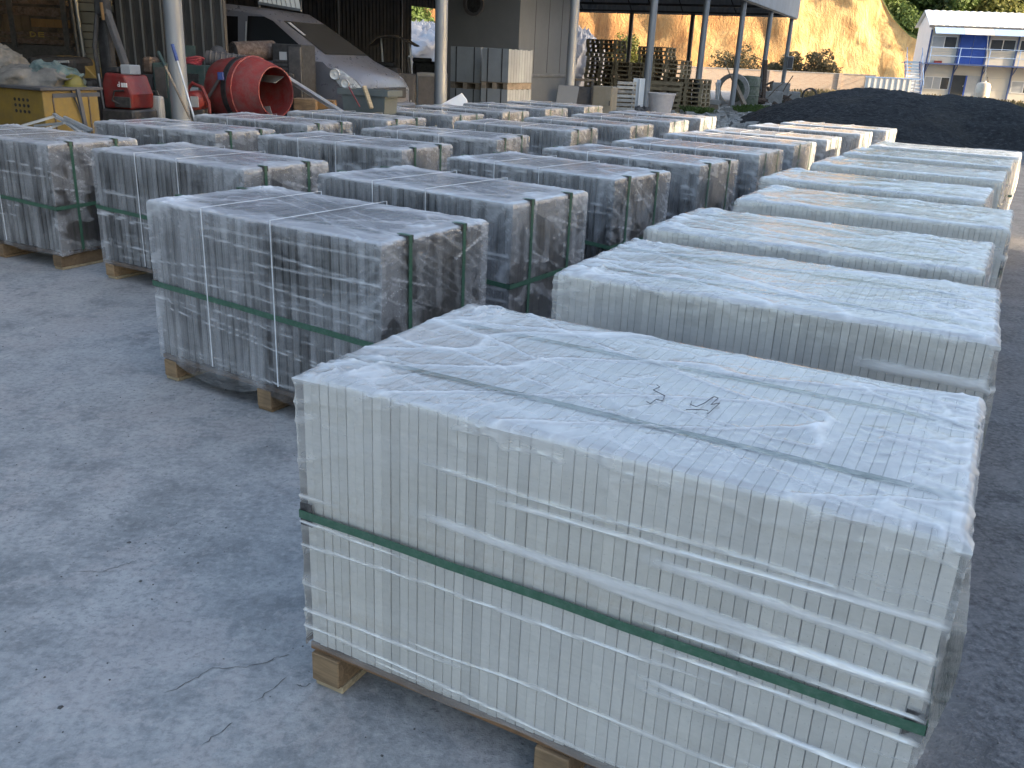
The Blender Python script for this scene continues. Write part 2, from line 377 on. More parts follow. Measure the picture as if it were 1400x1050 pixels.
def m_ground():
    m, nt, out = newmat('yard_ground'); b = NB(nt)
    c = b.co()
    sx = b.n('ShaderNodeSeparateXYZ'); b.l(c, sx.inputs[0]); x, y = sx.outputs[0], sx.outputs[1]
    big = b.noise(c, 0.6, 5, 0.7, 0.2); med = b.noise(c, 3.6, 7, 0.78, 0.0); fine = b.noise(c, 38, 4, 0.7); grit = b.noise(c, 75, 2, 0.7)
    con = b.ramp(big, [(0.34, (0.225, 0.238, 0.245)), (0.52, (0.29, 0.295, 0.30)), (0.68, (0.37, 0.36, 0.355))])
    con = b.mix(b.ramp(med, [(0.47, 0.0), (0.62, 0.7)]), con, (0.425, 0.42, 0.415))
    con = b.mix(b.ramp(med, [(0.36, 0.75), (0.47, 0.0)]), con, (0.175, 0.18, 0.185))
    # flaked patches of the surface skin
    fl = b.noise(c, 1.7, 8, 0.72, 0.3)
    con = b.mix(b.ramp(fl, [(0.525, 0.0), (0.545, 0.55)]), con, (0.385, 0.365, 0.36))
    # dark specks and pits
    spm = b.ramp(b.noise(c, 0.9, 4, 0.6), [(0.4, 0.15), (0.65, 1.0)])
    spk = b.math('MULTIPLY', b.ramp(b.noise(b.co((1.0, 1.6, 1)), 34, 4, 0.8), [(0.36, 1.0), (0.43, 0.0)]), spm)
    con = b.mix(b.math('MULTIPLY', spk, 0.75), con, (0.075, 0.08, 0.09))
    con = b.mix(b.ramp(fine, [(0.35, 0.45), (0.5, 0.0)]), con, (0.15, 0.155, 0.16)); con = b.mix(b.ramp(fine, [(0.54, 0.0), (0.68, 0.4)]), con, (0.48, 0.47, 0.465))
    # dark crushed-stone dust spilled on the right side and past the pallets
    edge = b.math('ADD', b.math('SUBTRACT', x, b.math('MULTIPLY', y, 0.42)), b.math('MULTIPLY', b.math('SUBTRACT', med, 0.5), 0.9))
    edge = b.math('ADD', edge, b.math('MULTIPLY', b.math('SUBTRACT', fine, 0.5), 0.3))
    dkm = b.ramp(b.math('MULTIPLY', b.math('ADD', edge, 0.2), 1.0), [(0.35, 0.0), (0.62, 1.0)])
    dk = b.ramp(fine, [(0.32, (0.045, 0.047, 0.053)), (0.52, (0.12, 0.122, 0.132)), (0.75, (0.24, 0.24, 0.25))])
    dk = b.mix(b.ramp(med, [(0.46, 0.0), (0.64, 0.65)]), dk, (0.21, 0.21, 0.22)); dk = b.mix(b.ramp(med, [(0.34, 0.7), (0.46, 0.0)]), dk, (0.05, 0.052, 0.058))
    dk = b.mix(b.ramp(grit, [(0.62, 0.0), (0.7, 0.6)]), dk, (0.27, 0.27, 0.27))
    col = b.mix(dkm, con, dk)
    # pale rubble and earth beyond the slab
    far = b.ramp(b.math('MULTIPLY', b.math('ADD', y, b.math('MULTIPLY', med, 3.0)), 0.02), [(0.44, 0.0), (0.5, 1.0)])
    ear = b.ramp(b.noise(c, 1.6, 8, 0.7), [(0.3, (0.22, 0.205, 0.19)), (0.6, (0.38, 0.365, 0.35)), (0.8, (0.46, 0.44, 0.41))])
    col = b.mix(far, col, ear)
    h = b.math('ADD', b.math('MULTIPLY', fine, 0.55), b.math('MULTIPLY', med, 0.9))
    h = b.math('ADD', h, b.math('MULTIPLY', b.math('MULTIPLY', grit, dkm), 0.9))
    r = b.math('ADD', b.math('MULTIPLY', med, 0.3), 0.55)
    b.l(b.bsdf(col, r, 0, b.bump(h, 0.7, 0.010), 0.35), out.inputs[0]); return m
MT['ground'] = m_ground()
def m_cut():
    m, nt, out = newmat('cut_earth'); b = NB(nt)
    c = b.co(); g = b.noise(b.co((0.5, 0.5, 0.10)), 2.0, 8, 0.65, 0.5); n = b.noise(c, 0.16, 5, 0.6); f = b.noise(b.co((1, 1, 0.35)), 3.5, 6, 0.7)
    cc = b.ramp(n, [(0.3, (0.25, 0.125, 0.055)), (0.5, (0.33, 0.19, 0.085)), (0.7, (0.40, 0.27, 0.13))])
    cc = b.mix(b.ramp(g, [(0.35, 0.7), (0.55, 0.0)]), cc, (0.21, 0.10, 0.045))
    sx = b.n('ShaderNodeSeparateXYZ'); b.l(c, sx.inputs[0])
    yl = b.ramp(b.math('ADD', b.math('MULTIPLY', sx.outputs[0], 0.02), b.math('MULTIPLY', b.math('SUBTRACT', n, 0.5), 0.4)), [(0.34, 0.0), (0.5, 0.75)])
    cc = b.mix(yl, cc, b.ramp(g, [(0.35, (0.36, 0.22, 0.10)), (0.6, (0.52, 0.39, 0.20))]))
    cc = b.mix(b.ramp(f, [(0.62, 0.0), (0.8, 0.5)]), cc, (0.50, 0.39, 0.23))
    b.l(b.bsdf(cc, 0.95, 0, b.bump(b.math('ADD', g, f), 0.7, 0.35), 0.1), out.inputs[0]); return m
MT['cut'] = m_cut()
def m_gravel():
    m, nt, out = newmat('dark_gravel'); b = NB(nt)
    c = b.co(); n = b.noise(c, 0.9, 5, 0.6); f = b.noise(c, 8, 6, 0.8); v = b.voro(c, 9)
    cc = b.ramp(f, [(0.3, (0.014, 0.014, 0.015)), (0.55, (0.04, 0.04, 0.042)), (0.75, (0.13, 0.13, 0.13))])
    cc = b.mix(b.ramp(n, [(0.5, 0.0), (0.75, 0.5)]), cc, (0.075, 0.065, 0.055))
    b.l(b.bsdf(cc, 0.95, 0, b.bump(b.math('ADD', v, f), 0.9, 0.06), 0.2), out.inputs[0]); return m
MT['gravel'] = m_gravel()
def m_leaf(name, a, bb, c3):
    m, nt, out = newmat(name); b = NB(nt)
    n = b.noise(b.co(), 0.55, 4, 0.6); n2 = b.noise(b.co(), 4.0, 2)
    cc = b.ramp(b.math('ADD', b.math('MULTIPLY', n, 0.6), b.math('MULTIPLY', n2, 0.4)), [(0.35, a), (0.52, bb), (0.66, c3)])
    p = b.bsdf(cc, 0.6, 0, None, 0.3)
    t = b.n('ShaderNodeBsdfTranslucent'); b.l(cc, t.inputs[0])
    mx = b.n('ShaderNodeMixShader'); mx.inputs[0].default_value = 0.3; b.l(p, mx.inputs[1]); b.l(t.outputs[0], mx.inputs[2])
    b.l(mx.outputs[0], out.inputs[0]); return m
MT['leaf_d'] = m_leaf('dark_leaves', (0.025, 0.04, 0.015), (0.05, 0.075, 0.026), (0.09, 0.11, 0.04))
MT['leaf_y'] = m_leaf('yellow_green_leaves', (0.07, 0.085, 0.02), (0.15, 0.16, 0.045), (0.25, 0.23, 0.08))
MT['leaf_g'] = m_leaf('fresh_green_leaves', (0.05, 0.085, 0.025), (0.09, 0.14, 0.04), (0.14, 0.18, 0.06))
MT['leaf_b'] = m_leaf('dry_bush_leaves', (0.09, 0.08, 0.04), (0.17, 0.14, 0.075), (0.26, 0.2, 0.11))
MT['bark'] = mat('bark', (0.10, 0.075, 0.055), 0.9, 0, 0.3, 6, bump=0.6)
def m_brickwall():
    m, nt, out = newmat('far_brick_wall'); b = NB(nt)
    t = b.n('ShaderNodeTexBrick'); t.inputs['Scale'].default_value = 1.0
    t.inputs['Brick Width'].default_value = 0.25; t.inputs['Row Height'].default_value = 0.075; t.inputs['Mortar Size'].default_value = 0.01
    t.inputs['Color1'].default_value = (0.40, 0.27, 0.19, 1); t.inputs['Color2'].default_value = (0.48, 0.36, 0.26, 1); t.inputs['Mortar'].default_value = (0.45, 0.42, 0.38, 1)
    b.l(b.co((1, 1, 1), (radians(90), 0, 0)), t.inputs['Vector'])
    n = b.noise(b.co(), 1.2, 5)
    cc = b.mix(b.ramp(n, [(0.4, 0.0), (0.7, 0.6)]), t.outputs['Color'], (0.42, 0.36, 0.30))
    b.l(b.bsdf(cc, 0.9), out.inputs[0]); return m
MT['brickwall'] = m_brickwall()

# ------------------------------------------------------------------ the setting: ground, cut hillside
g = MB(); g.add([(-150, -120, 0), (200, -120, 0), (200, 260, 0), (-150, 260, 0)], [(0, 1, 2, 3)])
GR = tag(g.build('ground', MT['ground']), kind='structure')
def gpt(px, py, z=0.0):
    d = _f + _r2 * ((px - 700) / CF) - _u2 * ((py - 525) / CF); t = (z - CH) / d.z
    return Vector((0, 0, CH)) + d * t
def crack(pts, w_):
    rg = random.Random(len(pts)); P = [gpt(*p) for p in pts]; Q = []
    for a, b in zip(P, P[1:]):
        for k in range(5): Q.append(a.lerp(b, k / 5) + Vector((rg.uniform(-1, 1), rg.uniform(-1, 1), 0)) * 0.004)
    Q.append(P[-1]); vs = []; fs = []
    for k, q in enumerate(Q):
        d = (Q[min(k + 1, len(Q) - 1)] - Q[max(k - 1, 0)]).normalized(); n = Vector((-d.y, d.x, 0)) * w_ * rg.uniform(0.3, 1.0) * (1 if 0 < k < len(Q) - 1 else 0.1)
        vs += [q + n + Vector((0, 0, 0.0015)), q - n + Vector((0, 0, 0.0015))]
    for k in range(len(Q) - 1): fs.append((2 * k, 2 * k + 1, 2 * k + 3, 2 * k + 2))
    MB().add(vs, fs).build('crack', MT['dark'], GR)
crack([(225, 949), (250, 937), (272, 926), (290, 914), (330, 913), (360, 908), (380, 899), (397, 896)], 0.0016)
crack([(276, 1020), (300, 1002), (318, 988)], 0.0016); crack([(350, 960), (372, 942), (392, 926)], 0.0016)
crack([(100, 781), (140, 782), (165, 774), (190, 765)], 0.0012); crack([(405, 936), (416, 939), (425, 935)], 0.002)

def build_hill():
    nx, nz = 260, 70
    xs = np.linspace(-70, 130, nx); ts = np.linspace(0, 1, nz)
    Xg, T = np.meshgrid(xs, ts)
    crest = 15 - 10.2 * sstep(27, 36.5, Xg) + 1.6 * (fbm(Xg * 0.22, Xg * 0 + 3, 5) - 0.5)
    k = 0.62                                   # share of the sheet that is the cut face
    zf = np.where(T < k, crest * (T / k), crest + (T - k) / (1 - k) * 26)
    yb = 86 + 2.5 * (fbm(Xg * 0.06, Xg * 0 + 1, 9) - 0.5) - 0.04 * (Xg - 20)
    yf = np.where(T < k, (T / k) * crest * 0.45, crest * 0.45 + (T - k) / (1 - k) * 60)
    face = sstep(0.0, 0.08, T) * (1 - sstep(k - 0.03, k + 0.06, T))
    gul = (ridge(Xg * 0.32 + 0.25 * zf * 0.3, zf * 0.05, 3, 2) - 0.4) * 0.8 + (ridge(Xg * 0.9 + zf * 0.15, zf * 0.12, 8, 2) - 0.4) * 0.45
    rough = (fbm(Xg * 0.5, zf * 0.5, 21) - 0.5) * 1.2
    big = (fbm(Xg * 0.09, zf * 0.07, 31, 2) - 0.5) * (1.0 + 2.6 * sstep(16, 30, Xg))
    Y = yb + yf + face * (gul + rough + big)
    Z = zf + (T >= k) * (fbm(Xg * 0.15, yf * 0.15, 4) - 0.5) * 2 - 0.3
    V = np.stack([Xg, Y, Z], -1).reshape(-1, 3)
    i = np.arange((nz - 1) * nx).reshape(nz - 1, nx)[:, :-1].ravel()
    Q = np.stack([i, i + 1, i + nx + 1, i + nx], -1)
    kf = int((nz - 1) * k)
    row = i // nx
    a = np_mesh('cut_hillside', V, Q[row < kf], MT['cut']); tag(a, kind='structure')
    b = np_mesh('wooded_slope', V, Q[row >= kf], MT['leaf_d']); tag(b, kind='structure')
    return crest
build_hill()
def hill_crest(x):
    t = min(1, max(0, (x - 27) / 9.5)); t = t * t * (3 - 2 * t)
    return 15 - 10.2 * t

# ------------------------------------------------------------------ wrapped pallets of slabs
PER = {}
def film_mesh(name, L, W, H, step, seed, grey, parent, droop=False):
    nx, ny, nz = max(6, int(L / step)), max(4, int(W / step)), max(6, int((H - 0.1) / step))
    xs = np.linspace(-L / 2, L / 2, nx + 1); ys = np.linspace(-W / 2, W / 2, ny + 1)
    rng = random.Random(seed)
    A, B = np.meshgrid(xs, ys, indexing='ij')          # top
    ex = np.minimum(A + L / 2, L / 2 - A); ey = np.minimum(B + W / 2, W / 2 - B); em = np.minimum(ex, ey)
    edge = 1 - sstep(0.07, 0.16, em + 0.03 * (vn(A * 9, B * 9, seed) - 0.5))
    corn = np.exp(-np.hypot(ex, ey) / 0.13)
    wa = A + 0.06 * fbm(A * 6, B * 6, seed + 1); wb = B + 0.06 * fbm(A * 6, B * 6, seed + 2)
    th = rng.uniform(0.25, 0.6)
    r1 = ridge((wa * sin(th) + wb * cos(th)) * 16, (wa * cos(th) - wb * sin(th)) * 2.2, seed + 3, 7)
    r2 = ridge((wa * sin(-1.0) + wb * cos(-1.0)) * 22, (wa * cos(-1.0) - wb * sin(-1.0)) * 3, seed + 4, 9)
    cr = ridge(wa * 22, wb * 22, seed + 5, 4)
    endx = np.exp(-np.maximum(0, ex - 0.02) / 0.09)
    endr = np.exp(-np.maximum(0, L / 2 - A) / 0.12)
    ra = ridge((wa * sin(th) + wb * cos(th)) * 9 + 3.7, (wa * cos(th) - wb * sin(th)) * 1.3, seed + 13, 22)
    rb = ridge((wa * sin(-0.5) + wb * cos(-0.5)) * 7, (wa * cos(-0.5) - wb * sin(-0.5)) * 1.1, seed + 14, 26)
    r1 = r1 ** 1.6; r2 = r2 ** 1.6
    if grey:
        opt = 0.27 + 0.20 * edge + 0.12 * r1 + 0.10 * r2 + 0.22 * ra + 0.2 * rb + 0.2 * corn * cr + 0.22 * (fbm(A * 2.5, B * 2.5, seed + 6) - 0.5)
    else:
        opt = 0.15 + 0.13 * edge + 0.14 * r1 + 0.14 * r2 + 0.4 * ra + 0.38 * rb + 0.3 * corn * cr + 0.28 * endr * cr + 0.24 * (fbm(A * 2.5, B * 2.5, seed + 6) - 0.5)
    lum = 1.0 if not grey else 0.7
    zt = H + 0.005 + lum * (0.0012 * r1 + 0.0014 * r2 + 0.0045 * ra + 0.005 * rb + 0.005 * corn * cr + 0.005 * endr * cr * ridge(wa * 9, wb * 12, seed + 11, 2)) + 0.002 * fbm(A * 3, B * 3, seed + 9)
    # bunched folds standing up near the corners
    for (cx, cy, s) in ((-L / 2 + 0.09, -W / 2 + 0.1, 0.012), (L / 2 - 0.13, 0.0, 0.007), (-L / 2 + 0.1, W / 2 - 0.1, 0.013)):
        dd = np.hypot((A - cx) * rng.uniform(0.7, 1.3), (B - cy) * 0.6) / 0.06
        zt += s * np.exp(-dd ** 2) * (0.4 + cr); opt += 0.3 * np.exp(-dd ** 2) * cr
    zt -= 0.006 * (em < 1e-6)
    # ring
    per = [(x, -W / 2, 0, -1, 0, x + L / 2, L) for x in xs[:-1]] + [(L / 2, y, 1, 0, 1, y + W / 2, W) for y in ys[:-1]] + \
          [(x, W / 2, 0, 1, 2, L / 2 - x, L) for x in xs[:0:-1]] + [(-L / 2, y, -1, 0, 3, W / 2 - y, W) for y in ys[:0:-1]]
    tb = [i * (ny + 1) for i in range(nx)] + [nx * (ny + 1) + j for j in range(ny)] + [i * (ny + 1) + ny for i in range(nx, 0, -1)] + [j for j in range(ny, 0, -1)]
    per = np.array(per); P = len(per); fa = per[:, 4]
    bs = (np.arange(1, nz + 1) / nz)
    a = np.broadcast_to(per[:, 5], (nz, P)); lf = np.broadcast_to(per[:, 6], (nz, P)); f = np.broadcast_to(fa, (nz, P))
    zb = (0.104 if grey else 0.122) + 0.018 * (vn(per[:, 5] * 5, fa * 7.3, seed) - 0.5)
    if droop:
        q = per[:, 5] / L
        zb = np.where(fa == 0, zb - 0.055 * np.sin(np.clip((q - 0.06) / 0.42, 0, 1) * pi) ** 0.8 - 0.035 * np.sin(np.clip((q - 0.5) / 0.4, 0, 1) * pi) ** 0.8, zb)
    zz = H - bs[:, None] * (H - zb[None, :]); b = H - zz
    ca = np.minimum(a, lf - a)
    s2 = seed + 40 + f * 3.7
    wa = a + 0.05 * fbm(a * 5, b * 5, s2) + f * 3.1; wb = b + 0.05 * fbm(a * 5, b * 5, s2 + 1)
    d = 0.005 + 0.004 * fbm(a * 3, b * 5, s2 + 2); op = np.zeros_like(a)
    topc = np.exp(-b / 0.07); cor = np.exp(-ca / 0.09)
    cr = ridge(wa * 8, wb * 42 + wa * 6, s2 + 3, 5)
    dg = ridge((wa * 0.5 + wb) * 17, (wa - wb * 0.5) * 3, s2 + 4, 7)
    if grey:
        op += 0.10 + 0.36 * (fbm(a * 2.2 + f * 5, b * 2.5, s2 + 5) - 0.45)
        cl = sstep(0.50, 0.72, vn(a * 30 + f * 9, b * 5.5, s2 + 6)); op -= 0.10 * cl; op += 0.13 * sstep(0.45, 0.8, vn(a * 21.15 + f * 9, b * 3.0, s2 + 16))
        op += topc * (0.25 * cr + 0.12) + 0.28 * cor * dg + 0.1 * cor
        for k in range(40):
            F = rng.choice([0, 0, 0, 0, 1, 1, 2, 3]); LF = L if F in (0, 2) else W
            a0 = rng.uniform(-0.3, 0.7) * LF; a1 = a0 + rng.uniform(0.35, 1.2) * LF; b0 = rng.uniform(0.05, 0.74)
            sl = rng.uniform(-0.12, 0.12) if F in (0, 2) else rng.uniform(-0.45, 0.45); wd = rng.uniform(0.0012, 0.0035) + step * 0.16; st = rng.uniform(0.15, 0.5)
            yy = b0 + sl * (a - a0); g_ = np.exp(-((b - yy) / wd) ** 2) * (f == F) * sstep(a0, a0 + 0.08, a) * (1 - sstep(a1 - 0.1, a1, a))
            op += st * g_; d += 0.003 * g_
        # tension lines fanning out at the right end and on the end face
        en = np.where(f == 0, np.exp(-(L - a) / 0.16), np.where(f == 1, 0.75, 0.0))
        fan = ridge((b * 1.0 - np.where(f == 0, -(a - L) * 0.8, a * 0.55)) * 26 + 0.4 * fbm(a * 8, b * 8, s2 + 8), a * 2.5 + f * 3, s2 + 7, 8)
        op += 0.34 * en * fan ** 1.5; d += 0.003 * en * fan
        # damp patch where the film clings to the wet end slab
        for (pa, pb, ra, rb) in ((rng.uniform(0.45, 0.6) * W, 0.42, 0.13, 0.10), (0.05, 0.40, 0.06, 0.09), (0.3 * W, 0.62, 0.22, 0.08)):
            op -= 0.42 * (f == 1) * np.exp(-(((a - pa) / ra) ** 2 + ((b - pb) / rb) ** 2) ** 2)
    else:
        op += 0.08 + 0.5 * np.maximum(0, fbm(a * 1.6 + f * 5, b * 4.5, s2 + 5) - 0.45)
        op += topc * (0.22 * cr + 0.10) + cor * (0.2 * dg + 0.12 * cr)
        d += topc * 0.003 * cr + cor * 0.003 * dg
        fold = sstep(0.06, 0.12, b) * (1 - sstep(0.13, 0.2, b)); op += 0.14 * fold * vn(a * 3, b * 6, s2 + 9)
        bl = []
        for k in range(19):                     # long stretch folds along the front
            a0 = rng.uniform(-0.5, 0.75) * L; bl.append((0, a0, a0 + rng.uniform(0.3, 1.1) * L, 0.13 + 0.64 * (k + rng.random()) / 19, rng.uniform(-0.03, 0.07), rng.choice([0.0025, 0.004, 0.006, 0.012]) * rng.uniform(0.8, 1.2), rng.uniform(0.25, 0.8)))
        for k in range(14):
            F = rng.choice([1, 2, 3]); LF = W if F != 2 else L
            a0 = rng.uniform(-0.3, 0.5) * LF; bl.append((F, a0, a0 + rng.uniform(0.5, 1.2) * LF, rng.uniform(0.08, 0.74), rng.uniform(-0.15, 0.15), rng.uniform(0.003, 0.007), rng.uniform(0.3, 0.8)))
        for (F, a0, a1, b0, sl, wd, st) in bl:
            wd = wd + step * 0.12
            yy = b0 + sl * (a - a0) + 0.012 * (vn(a * 3, b * 0 + b0 * 50, seed) - 0.5); ww = wd * (0.5 + 0.9 * vn(a * 2.2, b * 0 + b0 * 31, seed + 2))
            g_ = np.exp(-(np.abs(b - yy) / ww) ** 3) * (f == F) * sstep(a0, a0 + 0.15, a) * (1 - sstep(a1 - 0.25, a1, a))
            op += st * g_; d += 0.004 * g_
    d = d + topc * 0.003 * cr + cor * 0.003
    nrm = per[:, 2:4].copy()
    # corner columns bulge diagonally
    for idx in (0, nx, nx + ny, 2 * nx + ny):
        nrm[idx] = ((-1, -1), (1, -1), (1, 1), (-1, 1))[(0, nx, nx + ny, 2 * nx + ny).index(idx)]
    if not grey: d = d + 0.02 * (f == 1) * np.sin(np.clip(b / 0.5, 0, 1) * pi) * (0.5 + vn(a * 4, b * 4, seed)) * (ca > 0.01)
    Xr = per[:, 0] + nrm[:, 0] * d; Yr = per[:, 1] + nrm[:, 1] * d
    V = np.concatenate([np.stack([A, B, zt], -1).reshape(-1, 3), np.stack([Xr, Yr, zz], -1).reshape(-1, 3)])
    # the top rim steps out a little over the slab edge
    tbi = np.array(tb); V[tbi, 0] += nrm[:, 0] * 0.003; V[tbi, 1] += nrm[:, 1] * 0.003
    op = op * (0.35 + 0.65 * sstep(0.09, 0.13, zz))
    OP = np.concatenate([opt.ravel(), op.ravel()]); OP = np.clip(OP, 0.03, 0.95)
    DR = np.concatenate([np.zeros(A.size), (np.broadcast_to(fa == 1, (nz, P)) * (1.0 if grey else 0.0)).ravel()])
    ti = np.arange((nx + 1) * (ny + 1)).reshape(nx + 1, ny + 1)
    Q = [np.stack([ti[:-1, :-1], ti[1:, :-1], ti[1:, 1:], ti[:-1, 1:]], -1).reshape(-1, 4)]
    base = (nx + 1) * (ny + 1)
    ring = np.concatenate([tbi[None, :], base + np.arange(nz * P).reshape(nz, P)])
    nxt = np.roll(ring, -1, axis=1)
    Q.append(np.stack([ring[:-1], ring[1:], nxt[1:], nxt[:-1]], -1).reshape(-1, 4))
    fo = np_mesh(name, V, np.concatenate(Q), MT['film'] if grey else MT['film_w'], parent, {'op': OP, 'drop': DR}); fo.data.set_sharp_from_angle(angle=radians(38)); return fo

DIM = {'g': (1.42, 0.735, 0.886), 'w': (1.415, 0.778, 0.879)}
SLABN = {'g': 30, 'w': 56}
def unit_box(name, d, mt, bevel=0.0):
    o = MB().box((0, 0, 0), d).build(name, mt, None, bevel=bevel); me = o.data; bpy.data.objects.remove(o); return me
DECK = 0.13
SLAB_ME = {}
for t in 'gw':
    L, W, H = DIM[t]; p = L / SLABN[t]
    SLAB_ME[t] = unit_box('slab', (p - (0.0011 if t == 'w' else 0.0022), W - 0.006, H - DECK - 0.004), MT['slab_' + t], 0.0011 if t == 'w' else 0.003)
def pallet_parts(L, W, detail, parent):
    if detail:
        pal = MB().box((0, 0, 0.0105), (0.09, W, 0.02)).build('pallet', MT['wood'], parent, bevel=0.003)
    bm = None if detail else MB()
    k = 0
    ys = np.linspace(-W / 2 + 0.045, W / 2 - 0.045, 5)
    for y in ys:
        if detail: MB().box((0, y, 0.119), (L + 0.01, 0.09, 0.022)).build('deck_board', MT['wood_dark'], pal, bevel=0.002)
        else: bm.box((0, y, 0.119), (L + 0.01, 0.09, 0.022))
    for i, x in enumerate((-L / 2 + 0.055, 0, L / 2 - 0.055)):
        for part, zc, hh, wx in (('bottom_slat', 0.0105, 0.02, 0.09), ('runner', 0.0645, 0.085, 0.088)):
            if detail:
                if part == 'bottom_slat' and i == 1: continue
                dx = random.uniform(-0.008, 0.008)
                MB().box((x + dx, -0.006 * (part == 'runner') , zc), (wx, W + 0.01 * (part == 'runner'), hh)).build(part, MT['wood_pale'] if part == 'bottom_slat' else MT['wood'], pal, bevel=0.003)
            else: bm.box((x, 0, zc), (wx, W, hh))
    return pal if detail else bm.build('pallet', MT['wood'], parent)
FAR = {}
def crate(key, x, y, yaw, t, label, level, droop=False):
    """level 0 = nearest; higher = farther, fewer polygons"""
    L, W, H = DIM[t]; a = radians(yaw); ex = Vector((cos(a), sin(a), 0)); ey = Vector((-sin(a), cos(a), 0))
    c = Vector((x, y, 0)) - ex * L / 2 + ey * W / 2
    nm = 'white_slab_pallet' if t == 'w' else 'grey_slab_pallet'
    grp = 'wrapped pallets of white slabs in the right-hand row' if t == 'w' else 'wrapped pallets of grey slabs in the yard'
    root = thing(nm, label, 'slab pallet', c, a, grp)
    n = SLABN[t]; p = L / n; rng = random.Random(sum(map(ord, key)) * 7)
    zc = (DECK + H) / 2
    if level <= 2:
        for i in range(n):
            lean = rng.gauss(0, 0.0012)
            o = inst(SLAB_ME[t], 'slab', root, (-L / 2 + (i + 0.5) * p, rng.gauss(0, 0.0012), zc + rng.uniform(-0.0015, 0.0005)), rng.gauss(0, 0.0006), (rng.uniform(0.965, 1.0), 1, 1))
            if t == 'g': o.scale = (rng.uniform(0.62, 0.92), 1, rng.uniform(0.985, 1.0)); o.location.y += rng.uniform(0, 0.01)
        pallet_parts(L, W, True, root)
        step = (0.0062, 0.0085, 0.013)[level]
        film_mesh('wrapping_film', L, W, H, step, sum(map(ord, key)) % 97 + 1.0, t == 'g', root, droop)
    else:
        var = rng.randrange(4)
        kk = (t, level, var)
        if kk not in FAR:
            bm = MB()
            for i in range(n): bm.box((-L / 2 + (i + 0.5) * p, rng.uniform(-0.003, 0.003), zc + rng.uniform(-0.004, 0.0)), ((p - 0.002) if t == 'w' else p * rng.uniform(0.7, 0.93), W - 0.006, H - DECK - 0.004))
            so_ = bm.build('slab_stack', MT['slab_%ss' % t], root); so_['kind'] = 'stuff'
            po = pallet_parts(L, W, False, root)
            fo = film_mesh('wrapping_film', L, W, H, 0.018 if level == 3 else 0.026, 11.0 + var * 7 + (t == 'w') * 50, t == 'g', root)
            FAR[kk] = (so_.data, po.data, fo.data)
        else:
            s_, p_, f_ = FAR[kk]
            inst(s_, 'slab_stack', root)['kind'] = 'stuff'; inst(p_, 'pallet', root); inst(f_, 'wrapping_film', root)
    # straps
    o = 0.0125
    zl, zr = (0.515, 0.505) if t == 'w' else (0.505 + rng.uniform(-0.02, 0.02), 0.455 + rng.uniform(-0.03, 0.02))
    hs = 0.0215 if t == 'w' else 0.026
    P = [(-L / 2 - o, -W / 2 - o, zl), (L / 2 + o, -W / 2 - o, zr), (L / 2 + o, W / 2 + o, zr + 0.01), (-L / 2 - o, W / 2 + o, zl)]
    m = MB()
    for i in range(4):
        p0, p1 = Vector(P[i]), Vector(P[(i + 1) % 4]); nseg = 10 if level < 3 else 2
        nr = (p1 - p0).normalized().cross(Vector((0, 0, 1)))
        pts = [p0.lerp(p1, k / nseg) + Vector((0, 0, rng.uniform(-0.0016, 0.0016) if 0 < k < nseg else 0)) for k in range(nseg + 1)]
        vs = []; fs = []
        for q in pts: vs += [q - Vector((0, 0, hs / 2)), q + Vector((0, 0, hs / 2)), q - Vector((0, 0, hs / 2)) + nr * 0.0016, q + Vector((0, 0, hs / 2)) + nr * 0.0016]
        for k in range(nseg):
            b = k * 4; fs += [(b, b + 1, b + 5, b + 4), (b + 2, b + 6, b + 7, b + 3), (b + 1, b + 3, b + 7, b + 5), (b, b + 4, b + 6, b + 2)]
        m.add(vs, fs)
    m.build('strap', MT['strap'], root)
    for k, yy in enumerate((-W * 0.27, W * 0.25)):
        m = MB()
        wd = 0.022
        m.bx(-L / 2 - 0.002, L / 2 + 0.002, yy - wd / 2, yy + wd / 2, H + 0.0012, H + 0.0026)
        if t == 'w':
            for s in (-1, 1): m.bx(s * (L / 2 + 0.001), s * (L / 2 + 0.0025), yy - wd / 2, yy + wd / 2, 0.13, H + 0.0026)
        else:
          for s in (-1, 1): m.bx(s * (L / 2 + o), s * (L / 2 + o + 0.0015), yy - wd / 2, yy + wd / 2, 0.13, H + 0.012); m.bx(s * (L / 2 - 0.05), s * (L / 2 + o + 0.0015), yy - wd / 2, yy + wd / 2, H + 0.0125, H + 0.014)
        m.build('strap', MT['strap'], root)
    if level < 4:
        cw, chh = (0.035, 0.062) if t == 'w' else (0.04, 0.034)
        for (sx, sy, z) in ((-1, -1, zl), (1, -1, zr), (1, 1, zr + 0.01)):
            m = MB(); qx, qy = sx * (L / 2 + 0.0105), sy * (W / 2 + 0.0105)
            m.bx(qx - sx * cw, qx, qy - sy * 0.003, qy, z - chh / 2, z + chh / 2); m.bx(qx - sx * 0.003, qx + sx * 0.0006, qy - sy * cw, qy + sy * 0.0006, z - chh / 2 + 0.001, z + chh / 2 - 0.001)
            m.build('corner_protector', MT['corner'], root)
        if t == 'g':
            for yy in (-W * 0.27, W * 0.25):
                m = MB(); m.bx(L / 2 - 0.03, L / 2 + 0.0115, yy - 0.022, yy + 0.022, H + 0.009, H + 0.0115); m.bx(L / 2 + 0.0085, L / 2 + 0.0112, yy - 0.022, yy + 0.022, H - 0.02, H + 0.0105)
                m.build('corner_protector', MT['corner'], root)
